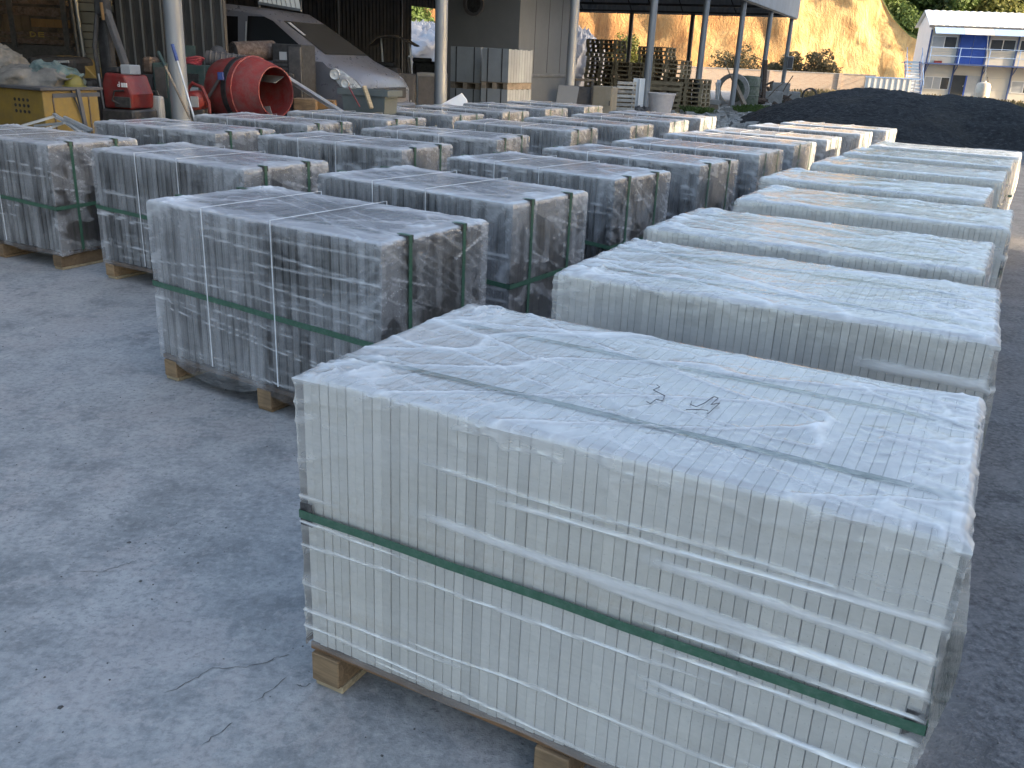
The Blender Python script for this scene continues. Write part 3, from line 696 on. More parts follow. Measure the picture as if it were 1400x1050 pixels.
    if t == 'g':
        for fr in (0.29 + rng.uniform(-0.03, 0.03), 0.57 + rng.uniform(-0.03, 0.03)):
            xx = -L / 2 + fr * L; m = MB(); q = 0.0028
            m.bx(xx - q, xx + q, -W / 2 - 0.017, -W / 2 - 0.0155, 0.15, H + 0.017)
            m.bx(xx - q, xx + q, -W / 2 - 0.017, W / 2 + 0.017, H + 0.0175, H + 0.019)
            m.bx(xx - q, xx + q, W / 2 + 0.0155, W / 2 + 0.017, 0.15, H + 0.017)
            m.build('cord', MT['cord'], root)
    return root
ORD = ['first', 'second', 'third', 'fourth', 'fifth', 'sixth', 'seventh', 'eighth', 'ninth']
WH = [(0.76, 1.30, -27.5), (1.41, 2.50, -26.7), (1.84, 3.47, -28.4), (2.51, 4.59, -28.3), (2.91, 5.68, -30.0), (3.65, 6.91, -28.4), (4.28, 8.03, -28.6), (4.92, 9.11, -28.8)]
GA = [(-0.54, 3.46, -31.4), (-0.04, 4.60, -34.5), (0.60, 5.82, -36.5), (1.34, 6.89, -35.0), (2.07, 8.02, -31.0), (2.71, 9.21, -33.5), (3.34, 10.15, -30.0), (4.16, 11.43, -30.5), (4.85, 12.40, -31.0)]
GB = [(-1.68, 5.45, -29.5), (-0.93, 7.01, -26.1), (-0.24, 8.27, -23.0), (0.50, 9.73, -26.1), (1.25, 10.87, -28.6), (1.90, 12.1, -28.6), (2.52, 13.27, -28.1)]
GC = [(-3.29, 6.29, -26.8), (-2.58, 7.65, -25.4), (-2.11, 8.94, -24.4), (-1.50, 10.06, -28.5), (-0.88, 11.3, -28.5), (-0.30, 12.5, -28.5), (0.30, 13.75, -28.5), (0.95, 15.0, -28.5)]
WL = {0: 'large white slab pallet in the foreground with its green belt and pencil scribbles on top',
      7: 'farthest white slab pallet in the right-hand row, just before the dark gravel heap'}
LV = {('W', 0): 0, ('W', 1): 1, ('W', 2): 2, ('A', 0): 1, ('A', 1): 2, ('A', 2): 2, ('B', 0): 2, ('C', 0): 2}
CR = {}
for i, (x, y, a) in enumerate(WH):
    CR['W%d' % i] = crate('W%d' % i, x, y, a, 'w', WL.get(i, '%s white slab pallet from the front in the right-hand white row' % ORD[i]), LV.get(('W', i), 3 if i < 5 else 4))
for col, nm, lst in (('A', 'in the grey row next to the white pallets', GA), ('B', 'in the middle grey row', GB), ('C', 'in the left grey row nearest the shed', GC)):
    for i, (x, y, a) in enumerate(lst):
        lb = '%s grey slab pallet from the front %s' % (ORD[i], nm)
        if col == 'A' and i == 0: lb = 'grey slab pallet standing nearest on the open concrete, green belt and two white cords'
        if col == 'C' and i == 0: lb = 'grey slab pallet cut off by the left edge, in front of the yellow cabinet'
        if i == len(lst) - 1: lb = 'farthest grey slab pallet ' + nm
        CR['%s%d' % (col, i)] = crate('%s%d' % (col, i), x, y, a, 'g', lb, LV.get((col, i), 3 if i < 4 else 4), droop=(col == 'A' and i == 0))
# pencil scribbles on the foreground pallet, drawn on its top film
def scribble(pts, root):
    iv = root.matrix_basis.inverted(); H = DIM['w'][2] + 0.011; out = []
    for px, py in pts:
        d = _f + _r2 * ((px - 700) / CF) - _u2 * ((py - 525) / CF); t = (H - CH) / d.z
        out.append(iv @ (Vector((0, 0, CH)) + d * t))
    m = MB().tube(out, 0.0009, 5); m.build('pencil_scribble', MT['pencil'], root)
scribble([(884, 549), (889, 552), (897, 546), (906, 548), (909, 541), (901, 537), (893, 533), (902, 529), (898, 526)], CR['W0'])
scribble([(946, 548), (944, 553), (952, 556), (963, 551), (976, 542), (982, 544), (972, 553), (984, 551), (973, 561), (967, 566), (968, 561), (958, 560), (938, 560)], CR['W0'])

# grit and small dark stones lying on the concrete
def grit(n, seed):
    rng = np.random.RandomState(seed); V = []; Q = []; base = np.array([[-1, -1, 0], [1, -1, 0], [1, 1, 0], [-1, 1, 0], [-.6, -.6, 1], [.7, -.5, .9], [.5, .7, 1.1], [-.7, .6, .8]])
    fq = np.array([[0, 3, 2, 1], [4, 5, 6, 7], [0, 1, 5, 4], [1, 2, 6, 5], [2, 3, 7, 6], [3, 0, 4, 7]]); off = 0
    while off < n * 8:
        x, y = rng.uniform(-3.2, 2.6), rng.uniform(0.6, 5.5)
        if x > 0.45 * y - 0.9 and x < 0.45 * y + 0.35: continue
        s = rng.uniform(0.0012, 0.0032) * (1 + 1.0 * (rng.rand() > 0.95)); b = base * (1 + rng.uniform(-.3, .3, base.shape)) * s * np.array([1, rng.uniform(.6, 1), rng.uniform(.5, .9)]); a = rng.uniform(0, 6.28)
        R2 = np.array([[cos(a), -sin(a), 0], [sin(a), cos(a), 0], [0, 0, 1]]); V.append(b @ R2.T + np.array([x, y, 0.0])); Q.append(fq + off); off += 8
    o_ = np_mesh('grit', np.concatenate(V), np.concatenate(Q), MT['dark'], None, smooth=False); tag(o_, 'dark grit and chips scattered over the concrete yard', 'grit', kind='stuff')
grit(900, 6)

# ------------------------------------------------------------------ unseen blocks added out of frame to shade the foreground
rt = thing('shade_blocker', 'unseen blocks added out of frame to the right to throw the foreground into shade', 'shade blocker', (17, -10, 0))
def shade_block(name, pts, h):
    m = MB(); m.poly([(x - 17, y + 10) for x, y in pts], h); return m.build(name, MT['fascia'], rt)
shade_block('shade_block', [(17, 4.7), (17, -26), (34, -32), (34, -1.9)], 15.5)
shade_block('shade_block', [(15.5, 16.5), (34.5, 50), (50, 50), (42, 10)], 15.5)
MB().bx(0.2, 1.8, 14.6, 28.5, 4.9, 15.2).build('shade_bridge', MT['fascia'], rt)  # added high block; only low sun passes under it to the far pallet ends

# ------------------------------------------------------------------ open shed on the left
R0 = Vector((-3.92, 10.5, 0)); U = Vector((0.41, 0.912, 0)).normalized(); VV = Vector((-U.y, U.x, 0))
SHY = math.atan2(U.y, U.x)
def sh(s, t, z=0): return R0 + U * s + VV * t + Vector((0, 0, z))
def s_px(px, t, z=1.5):
    lo, hi = -5.0, 60.0
    for _ in range(50):
        mid = (lo + hi) / 2; p = sh(mid, t)
        if p.x > X(px, p.y, z): hi = mid
        else: lo = mid
    return lo
shed = thing('open_shed', 'long open-sided steel shed on round posts with dark roof, behind the grey pallets', 'shed', R0, SHY)
# local frame: x along the row of posts, y into the shed
def corr(a, b, z0, z1, pitch, dep, nrm_sign=1, duty=0.5):
    """trapezoid-ribbed sheet between plan points a and b (local xy), 1 cm thick"""
    a, b = Vector((a[0], a[1], 0)), Vector((b[0], b[1], 0)); d = (b - a); L = d.length; d.normalize(); n = Vector((-d.y, d.x, 0)) * nrm_sign
    k = max(1, int(L / pitch)); pr = []
    for i in range(k):
        x0 = i * L / k; p = L / k
        pr += [(x0, 0), (x0 + p * (1 - duty) * 0.9, 0), (x0 + p * (1 - duty * 0.85), dep), (x0 + p * 0.93, dep)]
    pr.append((L, 0))
    vs = []; fs = []
    for (x, o) in pr:
        q = a + d * x + n * o
        vs += [q + Vector((0, 0, z0)), q + Vector((0, 0, z1)), q - n * 0.01 + Vector((0, 0, z0)), q - n * 0.01 + Vector((0, 0, z1))]
    for i in range(len(pr) - 1):
        c = i * 4; fs += [(c, c + 4, c + 5, c + 1), (c + 2, c + 3, c + 7, c + 6), (c, c + 2, c + 6, c + 4), (c + 1, c + 5, c + 7, c + 3)]
    return vs, fs
for i in range(8):
    p = MB(); lean = (0.012, 0, 0.006, 0, 0.01, -0.004, 0.006, 0)[i]
    p.tube([(i * 6, 0, 0), (i * 6 + lean, 0, 2), (i * 6 + 2 * lean, 0, 4.12)], 0.105 if i else 0.1, 20)
    o = p.build('post', MT['post'], shed, True)
    MB().bx(i * 6 - 0.17, i * 6 + 0.17, -0.17, 0.17, 0, 0.015).build('base_plate', MT['dark'], o)
SE = 42.5; SW = 17.0; SB = -16.0
v, f = corr((SB, -0.2), (SE, -0.2), 4.05, 6.2, 0.28, 0.03, -1)
MB().add(v, f).build('fascia', MT['fascia'], shed)
MB().bx(SB, SE, -0.17, -0.05, 4.0, 4.16).build('eave_beam', MT['dark'], shed)
m = MB(); th = 0.05
for (y0, z0, y1, z1) in ((-0.3, 6.2, 8.5, 7.9), (8.5, 7.9, SW + 0.3, 6.2)):
    m.add([(SB, y0, z0), (SE + 0.3, y0, z0), (SE + 0.3, y1, z1), (SB, y1, z1), (SB, y0, z0 + th), (SE + 0.3, y0, z0 + th), (SE + 0.3, y1, z1 + th), (SB, y1, z1 + th)], [(0, 3, 2, 1), (4, 5, 6, 7), (0, 1, 5, 4), (1, 2, 6, 5), (2, 3, 7, 6), (3, 0, 4, 7)])
m.build('roof', MT['roof_in'], shed)
v, f = corr((SE, -0.19), (SE, SW), 4.1, 6.2, 0.28, 0.03, 1)
MB().add(v, f).build('gable_cladding', MT['fascia'], shed)
m = MB(); m.poly([(-0.19, 6.2), (SW, 6.2), (8.4, 7.85)], 0.03, Matrix.Translation((SE, 0, 0)) @ Matrix(((0, 0, 1, 0), (1, 0, 0, 0), (0, 1, 0, 0), (0, 0, 0, 1)))); m.build('gable_cladding', MT['fascia'], shed)
for t in (5.2, 8.6, 12.5): MB().tube([(SE - 0.12, t, 0), (SE - 0.12, t, 4.15)], 0.12, 14).build('post', MT['dark'], shed, True)
for i in range(9):   # trusses under the roof
    m = MB(); x = i * 6 - 6
    m.bar((x, 0, 4.2), (x, SW, 4.2), 0.09, 0.1); m.bar((x, 0, 6.1), (x, 8.5, 7.75), 0.08, 0.09); m.bar((x, 8.5, 7.75), (x, SW, 6.1), 0.08, 0.09)
    for q in range(6):
        y0 = SW * q / 6; y1 = SW * (q + 0.5) / 6; zt = lambda y: 6.1 + 1.65 * (1 - abs(y - 8.5) / 8.5)
        m.bar((x, y0, 4.2), (x, y1, zt(y1) - 0.05), 0.05, 0.05)
    m.build('truss', MT['dark'], shed)
# back wall with one opening onto the tarp-covered heap
o0, o1 = s_px(562, SW), s_px(621, SW)
for (a, b, z0, z1) in ((SB, o0, 0, 6.2), (o1, SE, 0, 6.2), (o0, o1, 3.75, 6.2)):
    v, f = corr((a, SW), (b, SW), z0, z1, 0.3, 0.03, -1); MB().add(v, f).build('back_wall', MT['dark_sheet'], shed)
v, f = corr((SB, -0.19), (SB, SW), 0, 6.2, 0.3, 0.03, 1); MB().add(v, f).build('end_wall', MT['dark_sheet'], shed)  # unseen near end, closed to the ground to keep the interior dark
for px, zz in ((463, 5), (549, 5)):
    s = s_px(px, SW - 0.3); MB().tube([(s, SW - 0.3, 0), (s, SW - 0.3, zz)], 0.07, 10).build('wall_stud', MT['galv'], shed, True)
MB().bx(SB + 0.1, 11.5, 0.5, SW - 0.1, 0.0, 0.16).build('shed_floor', MT['dark'], shed)
FL = 0.16
# ribbed partition behind the first post
def at_px(px, Y, z=0): return Vector((X(px, Y, z), Y, 0))
pw = thing('ribbed_partition', 'dark vertically ribbed sheet-metal partition left of the van', 'partition', (0, 0, 0))
a, b = at_px(160, 13.3, 1.8), at_px(310, 13.0, 1.8)
v, f = corr(a, b, FL, 4.6, 0.142, 0.045, -1, 0.42); MB().add(v, f).build('ribbed_sheet', MT['corr'], pw)
MB().bar(a + Vector((0, 0.08, 2.6)), b + Vector((0, 0.08, 2.6)), 0.06, 0.08).build('rail', MT['dark'], pw)
mm = MB()
kk = max(1, int((b - a).length / 0.142)); dd = (b - a).normalized(); nn = Vector((dd.y, -dd.x, 0))
for i in range(kk):
    x = (i + 0.76) * (b - a).length / kk; q = a + dd * x + nn * 0.05
    o = MB().bx(-0.012, 0.012, -0.004, 0.004, FL, 4.58).build('rib_edge', MT['galv'], pw); o.location = (q.x, q.y, 0); o.rotation_euler = (0, 0, math.atan2(dd.y, dd.x))

# ------------------------------------------------------------------ van
def make_van():
    hd = math.atan2(-0.30, 0.95)
    nose = at_px(497, 12.6, 1.2)
    rz = hd
    van = thing('van', 'dusty silver-grey minivan parked nose out inside the shed', 'van', (nose.x, nose.y, FL), rz)
    # local: x forward (nose at 0), y left; origin at the nose, right front corner side -> shift so the right side is y=0
    Wd = 1.62; Lz = 3.95
    # side profile stations (x, sill z, belt z, roof z, half width belt, half width roof)
    def sect(x, z0, zb, zr, wb, wr, cy=Wd / 2):
        return [(x, cy - wb * 0.97, z0), (x, cy - wb, (z0 + zb) * 0.5), (x, cy - wb * 0.985, zb), (x, cy - wr, zr - 0.07), (x, cy - wr * 0.86, zr), (x, cy + wr * 0.86, zr), (x, cy + wr, zr - 0.07), (x, cy + wb * 0.985, zb), (x, cy + wb, (z0 + zb) * 0.5), (x, cy + wb * 0.97, z0)]
    st = [sect(-Lz, 0.35, 1.28, 1.84, 0.76, 0.66), sect(-Lz + 0.08, 0.28, 1.28, 1.93, 0.80, 0.69), sect(-3.0, 0.26, 1.28, 1.965, 0.81, 0.70), sect(-2.2, 0.26, 1.28, 1.96, 0.81, 0.70), sect(-1.62, 0.26, 1.28, 1.90, 0.81, 0.68),
          sect(-1.38, 0.26, 1.28, 1.78, 0.81, 0.67), sect(-0.62, 0.26, 1.26, 1.32, 0.81, 0.74), sect(-0.56, 0.26, 1.20, 1.285, 0.80, 0.73), sect(-0.14, 0.28, 1.05, 1.13, 0.775, 0.66), sect(-0.03, 0.3, 0.92, 1.02, 0.725, 0.58), sect(0, 0.36, 0.70, 0.86, 0.66, 0.5)]
    n = len(st[0]); m = MB(); vs = [p for s in st for p in s]; fs = []
    for i in range(len(st) - 1):
        for k in range(n):
            k2 = (k + 1) % n; fs.append((i * n + k, i * n + k2, (i + 1) * n + k2, (i + 1) * n + k))
    fs.append(tuple(range(n))[::-1]); fs.append(tuple((len(st) - 1) * n + k for k in range(n)))
    body = m.add(vs, fs).build('body', MT['van'], van, True)
    cy = Wd / 2
    def side_pt(x, z, off=0.012):   # on the right flank between belt and roof
        t = (z - 1.22) / (1.90 - 1.22); w_ = 0.80 + (0.685 - 0.80) * t; return Vector((x, cy - w_ - off, z))
    def pane(name, pts, mt, par=van, th=0.004):
        c = sum(pts, Vector()) / len(pts); nr = (pts[1] - pts[0]).cross(pts[2] - pts[0]).normalized()
        k = len(pts); vs = list(pts) + [p - nr * th for p in pts]
        fs = [tuple(range(k)), tuple(range(k, 2 * k))[::-1]] + [(i, (i + 1) % k, k + (i + 1) % k, k + i) for i in range(k)]
        return MB().add(vs, fs).build(name, mt, par)
    for (x0, x1, xt0, xt1) in ((-2.62, -1.96, -2.60, -1.98), (-3.7, -2.8, -3.68, -2.82)):
        w_ = pane('side_window', [side_pt(x0, 1.32), side_pt(x1, 1.32), side_pt(xt1, 1.80), side_pt(xt0, 1.80)], MT['glass_dark'])
        pane('window_edge', [side_pt(x0 - 0.03, 1.25, 0.014), side_pt(x0 - 0.008, 1.25, 0.014), side_pt(xt0 - 0.008, 1.81, 0.014), side_pt(xt0 - 0.03, 1.81, 0.014)], MT['alu'], w_)
    pane('side_window', [side_pt(-1.82, 1.32), side_pt(-0.82, 1.31), side_pt(-0.98, 1.46), side_pt(-1.42, 1.76), side_pt(-1.56, 1.81), side_pt(-1.82, 1.81)], MT['glass_dark'])
    pane('window_edge', [side_pt(-1.85, 1.3, 0.014), side_pt(-1.83, 1.3, 0.014), side_pt(-1.83, 1.74, 0.014), side_pt(-1.85, 1.74, 0.014)], MT['alu'])
    pane('windscreen', [Vector((-0.67, cy - 0.625, 1.362)), Vector((-0.67, cy + 0.625, 1.362)), Vector((-1.345, cy + 0.555, 1.770)), Vector((-1.345, cy - 0.555, 1.770))], MT['windscreen'])
    pane('window_sticker', [Vector((-1.04, cy - 0.575, 1.596)), Vector((-1.04, cy - 0.50, 1.596)), Vector((-1.30, cy - 0.46, 1.753)), Vector((-1.30, cy - 0.54, 1.753))], MT['curtain'], van, 0.003)
    # headlamps: teardrop wrapping round the corner
    for s in (-1, 1):
        wx = lambda x: float(np.interp(x, [-0.56, -0.14, -0.03, 0], [0.80, 0.775, 0.725, 0.66]))
        pts = [Vector((x, cy + s * (wx(x) + 0.006), z)) for x, z in ((-0.48, 1.17), (-0.46, 1.08), (-0.36, 0.95), (-0.09, 0.90), (-0.04, 0.92), (-0.15, 1.05), (-0.33, 1.16), (-0.42, 1.19))]
        ctr = sum(pts, Vector()) / 8 + Vector((0.02, s * 0.03, 0.0)); k = 8
        vs = [p for p in pts] + [ctr] + [p - Vector((0.03, s * 0.05, 0)) for p in pts]
        hl = MB().add(vs, [(i, (i + 1) % k, 8) for i in range(k)] + [(i, 9 + i, 9 + (i + 1) % k, (i + 1) % k) for i in range(k)]).build('headlight', MT['lamp'], van, True)
        for (dx, dz, r_) in ((-0.17, 0.06, 0.075), (0.0, -0.05, 0.06), (0.13, -0.08, 0.035)):
            q = ctr + Vector((dx * 0.9, s * 0.008, dz)); M2 = Matrix.Translation(q) @ Vector((0.25, s * 0.95, 0)).to_track_quat('Z', 'Y').to_matrix().to_4x4()
            MB().lathe([(r_, 0), (r_ * 0.9, 0.012), (r_ * 0.5, 0.004), (0.0, 0.012)], 14, M2).build('reflector', MT['alu'], hl, True)
    MB().bx(-0.02, 0.025, cy - 0.50, cy + 0.50, 0.80, 0.95).build('grille', MT['black'], van, bevel=0.01)
    bp = MB(); bp.box((0.0, cy, 0.58), (0.16, 1.5, 0.30)); bp.build('bumper', MT['van'], van, bevel=0.04, seg=3)
    # raised hood centre, door seams, wheel arch trims, mirror, aerial
    for x in (-0.80, -1.90, -2.72): pane('door_seam', [Vector((x, cy - 0.818, 0.4)), Vector((x + 0.008, cy - 0.818, 0.4)), Vector((x + 0.008, cy - 0.808, 1.2)), Vector((x, cy - 0.808, 1.2))], MT['black'], van, 0.004)
    MB().tube([(-1.7, cy - 0.6, 1.92), (-1.72, cy - 0.6, 2.05), (-1.95, cy - 0.6, 2.5)], [0.02, 0.008, 0.004], 6).build('aerial', MT['black'], van)
    for x in (-0.72, -3.15):
        for s, yy in ((-1, 0.06), (1, Wd - 0.06)):
            Mw = Matrix.Translation((x, yy + 0.0, 0.29)) @ Matrix.Rotation(pi / 2, 4, 'X')
            tr = MB().lathe([(0.17, -0.09), (0.27, -0.09), (0.29, -0.05), (0.29, 0.05), (0.27, 0.09), (0.17, 0.09)], 24, Mw).build('wheel', MT['black'], van, True)
            MB().lathe([(0.0, 0.06 * -s * -1), (0.08, 0.07), (0.17, 0.05), (0.17, -0.05), (0.0, -0.06)], 20, Mw).build('rim', MT['alu'], tr, True)
            ar = [Vector((x + 0.36 * cos(t), cy - 0.822 if s < 0 else cy + 0.822, 0.30 + 0.36 * sin(t))) for t in np.linspace(0.0, pi, 14)]
            MB().tube(ar, 0.025, 6).build('wheel_arch', MT['black'], van)
    return van
make_van()

# ------------------------------------------------------------------ things in front of and beside the van
def at3(px, py, Y): return at(px, py, Y)
# red concrete mixer
def make_mixer():
    Y0 = 11.6; c = at3(340, 124, Y0)
    t = thing('concrete_mixer', 'red drum concrete mixer with open mouth, caked with cement, before the van', 'concrete mixer', (c.x, c.y, 0), 0)
    ax = Vector((0.86, -0.47, 0.02)).normalized(); Mx = Matrix.Translation((0, 0, c.z)) @ ax.to_track_quat('Z', 'Y').to_matrix().to_4x4()
    back = [(0.0, -0.52), (0.18, -0.515), (0.30, -0.47), (0.365, -0.38), (0.39, -0.2), (0.395, -0.06)]
    front = [(0.395, 0.02), (0.40, 0.10), (0.385, 0.20), (0.35, 0.32), (0.305, 0.44), (0.30, 0.46), (0.285, 0.46), (0.29, 0.43), (0.33, 0.31), (0.37, 0.12), (0.375, 0.0), (0.37, -0.06), (0.34, -0.36), (0.2, -0.47), (0, -0.48)]
    MB().lathe(back, 40, Mx).build('rear_drum', MT['mixer_red'], t, True)
    MB().lathe(front, 40, Mx).build('front_drum', MT['mixer_red'], t, True)
    MB().lathe([(0.38, -0.065), (0.405, -0.06), (0.405, 0.015), (0.38, 0.02)], 40, Mx).build('ring_gear', MT['black'], t, True)
    MB().lathe([(0.40, 0.09), (0.415, 0.095), (0.415, 0.12), (0.40, 0.125)], 40, Mx).build('drum_band', MT['mixer_red'], t, True)
    for k in range(3):
        th = 2.1 * k + 0.6; d = Vector((cos(th), sin(th), 0))
        vs = [Mx @ (d * 0.35 + Vector((0, 0, -0.2))), Mx @ (d * 0.22 + Vector((0, 0, -0.2))), Mx @ (d * 0.17 + Vector((0, 0, 0.32))), Mx @ (d * 0.31 + Vector((0, 0, 0.36)))]
        nr = (vs[1] - vs[0]).cross(vs[2] - vs[0]).normalized() * 0.006
        MB().add(vs + [q + nr for q in vs], [(0, 1, 2, 3), (7, 6, 5, 4), (0, 4, 5, 1), (1, 5, 6, 2), (2, 6, 7, 3), (3, 7, 4, 0)]).build('mixing_blade', MT['conc_blk'], t)
    fr = MB(); sd = Vector((ax.y, -ax.x, 0))
    b0 = Vector((0, 0, c.z)) - ax * 0.60
    for s in (-1, 1):
        fr.bar(Vector((0, 0, 0.03)) + sd * 0.42 * s - ax * 0.75, Vector((0, 0, 0.03)) + sd * 0.42 * s + ax * 0.65, 0.06, 0.05)
        fr.bar(Vector((0, 0, 0.03)) + sd * 0.42 * s - ax * 0.65, b0 + sd * 0.1 * s, 0.05, 0.05)
        fr.bar(Vector((0, 0, 0.03)) + sd * 0.42 * s + ax * 0.45, Vector((0, 0, c.z - 0.45)) + sd * 0.3 * s + ax * 0.05, 0.05, 0.05)
    fr.bar(Vector((0, 0, 0.03)) - ax * 0.7 - sd * 0.42, Vector((0, 0, 0.03)) - ax * 0.7 + sd * 0.42, 0.06, 0.05)
    fr.bar(Vector((0, 0, c.z - 0.47)) + ax * 0.05 - sd * 0.3, Vector((0, 0, c.z - 0.47)) + ax * 0.05 + sd * 0.3, 0.08, 0.06)
    fr.build('frame', MT['rust'], t)
    h0 = Vector((0, 0, c.z)) + sd * 0.44 - ax * 0.0 + Vector((0, 0, 0.17)); h1 = Vector((0, 0, c.z)) + sd * 0.50 - ax * 0.46 + Vector((0, 0, -0.38))
    MB().tube([h0, h1], 0.019, 8).build('tilt_bar', MT['greypipe'], t, True)
    MB().box(h0, (0.07, 0.05, 0.09)).build('bracket', MT['blue'], t, bevel=0.006)
make_mixer()
# leaning angle bar, timber and cartons right of the mixer
def bar_thing(name, label, cat, a, b, wd, th, mt, grp=None):
    a, b = Vector(a), Vector(b); lo = a if a.z < b.z else b
    r_ = thing(name, label, cat, (lo.x, lo.y, 0), 0, grp); o = Vector((lo.x, lo.y, 0))
    m = MB().bar(a - o, b - o, wd, th); m.build('bar', mt, r_, bevel=min(wd, th) * 0.1)
    return r_
r_ = bar_thing('steel_angle', 'pale steel angle bar leaning from the black cabinet down to the floor', 'steel bar', at3(369, 90, 11.9), at3(472, 155, 11.2), 0.075, 0.012, MT['alu'])
MB().bar(at3(369, 90, 11.9) - r_.location - Vector((0, -0.03, 0.03)), at3(472, 155, 11.2) - r_.location - Vector((0, -0.03, 0.03)), 0.008, 0.06).build('flange', MT['alu'], r_)
def crate_box(name, label, cat, px0, px1, py0, py1, Y, depth, mt, rz=0.0, z0=None, parts=None, bevel=0.008):
    """box standing on the ground whose front spans the pixels; returns root, width, height"""
    x0, x1 = at(px0, (py0 + py1) / 2, Y).x, at(px1, (py0 + py1) / 2, Y).x
    zt = at((px0 + px1) / 2, py0, Y).z; zb = 0.0 if z0 is None else z0
    r_ = thing(name, label, cat, ((x0 + x1) / 2, Y, zb), rz)
    return r_, (x1 - x0), zt - zb
r_, w_, h_ = crate_box('timber_block', 'short brown timber block lying in front of the black cabinet', 'timber', 401, 432, 135, 160, 12.0, 0.3, None)
MB().bx(-w_ / 2, w_ / 2, 0, 0.25, h_ - 0.2, h_).build('timber', MT['wood'], r_, bevel=0.01); MB().bx(-w_ / 2 + 0.03, w_ / 2 - 0.03, 0.02, 0.23, 0, h_ - 0.2).build('carton', MT['brown'], r_)
r_, w_, h_ = crate_box('carton', 'plain brown cardboard carton beside the timber block under the van door', 'carton', 428, 455, 137, 160, 12.1, 0.3, None)
MB().bx(-w_ / 2, w_ / 2, 0, 0.25, 0, h_).build('carton_body', MT['orange_wood'], r_, bevel=0.006); MB().bx(-w_ / 2 - 0.002, w_ / 2 + 0.002, 0.11, 0.14, h_ - 0.06, h_ + 0.002).build('tape', MT['cream'], r_)
# grey-green trough before the van's bumper with two stakes standing in it
r_, w_, h_ = crate_box('trough', 'grey-green concrete trough with flared rim before the van bumper', 'trough', 472, 540, 122, 160, 11.6, 0.5, None, radians(-20))
m = MB(); hw = w_ / 2 * 1.03
pr = [(hw - 0.10, 0.0), (hw - 0.02, h_ - 0.07), (hw + 0.03, h_ - 0.07), (hw + 0.03, h_), (hw - 0.05, h_), (hw - 0.12, 0.10)]
vs = []
for (q, z) in pr: vs += [(-q, -q * 0.55, z), (q, -q * 0.55, z), (q, q * 0.55, z), (-q, q * 0.55, z)]
fs = [(i * 4 + k, i * 4 + (k + 1) % 4, (i + 1) * 4 + (k + 1) % 4, (i + 1) * 4 + k) for i in range(len(pr) - 1) for k in range(4)] + [(3, 2, 1, 0), (20, 21, 22, 23)]
m.add(vs, fs).build('basin', MT['trough'], r_)
bar_thing('wooden_stake', 'pale wooden stake propped against the van headlight', 'stake', at3(508, 148, 11.1), at3(498, 118, 11.25), 0.05, 0.03, MT['wood_pale'])
bar_thing('red_rod', 'thin dark red rod leaning on the trough left of the wooden stake', 'rod', at3(492, 146, 11.1), at3(477, 119, 11.25), 0.012, 0.012, MT['red'])
# black control cabinet between mixer and van
r_, w_, h_ = crate_box('control_cabinet', 'tall black slotted electrical cabinet between mixer and van', 'cabinet', 372, 416, 60, 160, 12.25, 0.4, None, radians(-12))
MB().bx(-w_ / 2, w_ / 2, 0, 0.4, 0, h_).build('housing', MT['black'], r_, bevel=0.01)
for k in range(9): MB().bx(-w_ / 2 + 0.02, -0.0, -0.012, 0.004, h_ - 0.22 - k * 0.05, h_ - 0.195 - k * 0.05).build('louvre', MT['dark'], r_)
MB().bx(-0.10, 0.0, -0.02, -0.004, h_ - 0.2, h_ - 0.1).build('name_plate', MT['curtain'], r_)
MB().bx(0.03, w_ / 2 - 0.01, -0.03, 0.002, 0.05, h_ - 0.03).build('door', MT['dark'], r_, bevel=0.006)
# green machine cabinet with red hose on top; red pump before it
r_, w_, h_ = crate_box('pump_cabinet', 'dull teal metal machine cabinet right of the first post', 'cabinet', 248, 283, 89, 170, 11.5, 0.4, None, radians(-8))
MB().bx(-w_ / 2, w_ / 2, 0, 0.45, 0, h_).build('housing', MT['teal'], r_, bevel=0.008)
MB().bx(-0.10, 0.08, -0.012, 0.004, h_ - 0.2, h_ - 0.1).build('vent', MT['black'], r_)
MB().bx(-0.04, 0.06, -0.014, 0.002, h_ - 0.36, h_ - 0.26).build('gauge_plate', MT['curtain'], r_)
c = at3(263, 82, 11.6); r_ = thing('red_hose', 'coiled red hose lying on the teal cabinet', 'hose', (c.x, c.y, h_ + 0.0))
m = MB()
for k in range(5): m.tube([Vector((0.13 * cos(t) * (0.8 + 0.07 * k), 0.1 * sin(t), 0.014 + 0.018 * k + 0.012 * sin(3 * t + k))) for t in np.linspace(0, 2 * pi, 18)], 0.011, 6)
m.build('hose_coil', MT['hose'], r_, True)
r_, w_, h2_ = crate_box('tin_sheet', 'pale green sheet panel standing behind the first post', 'panel', 244, 267, 62, 90, 11.95, 0.1, None)
MB().bx(-w_ / 2, w_ / 2, 0, 0.03, 0.0, h2_).build('sheet', MT['teal'], r_)
c = at3(268, 138, 11.15); r_ = thing('pump', 'small dark red motor pump before the teal cabinet', 'pump', (c.x, c.y, 0))
Mx = Matrix.Translation((0, 0, c.z)) @ Matrix.Rotation(pi / 2, 4, 'X')
MB().lathe([(0.0, -0.16), (0.10, -0.16), (0.12, -0.12), (0.12, 0.10), (0.09, 0.15), (0, 0.16)], 20, Mx).build('motor', MT['red'], r_, True)
MB().bx(-0.12, 0.12, -0.12, 0.12, c.z - 0.30, c.z - 0.09).build('base', MT['dark'], r_, bevel=0.01); MB().bx(-0.14, 0.14, -0.14, 0.14, 0, c.z - 0.30).build('plinth', MT['dark'], r_)
MB().bx(0.0, 0.09, -0.185, -0.165, c.z - 0.06, c.z + 0.06).build('label_plate', MT['curtain'], r_)
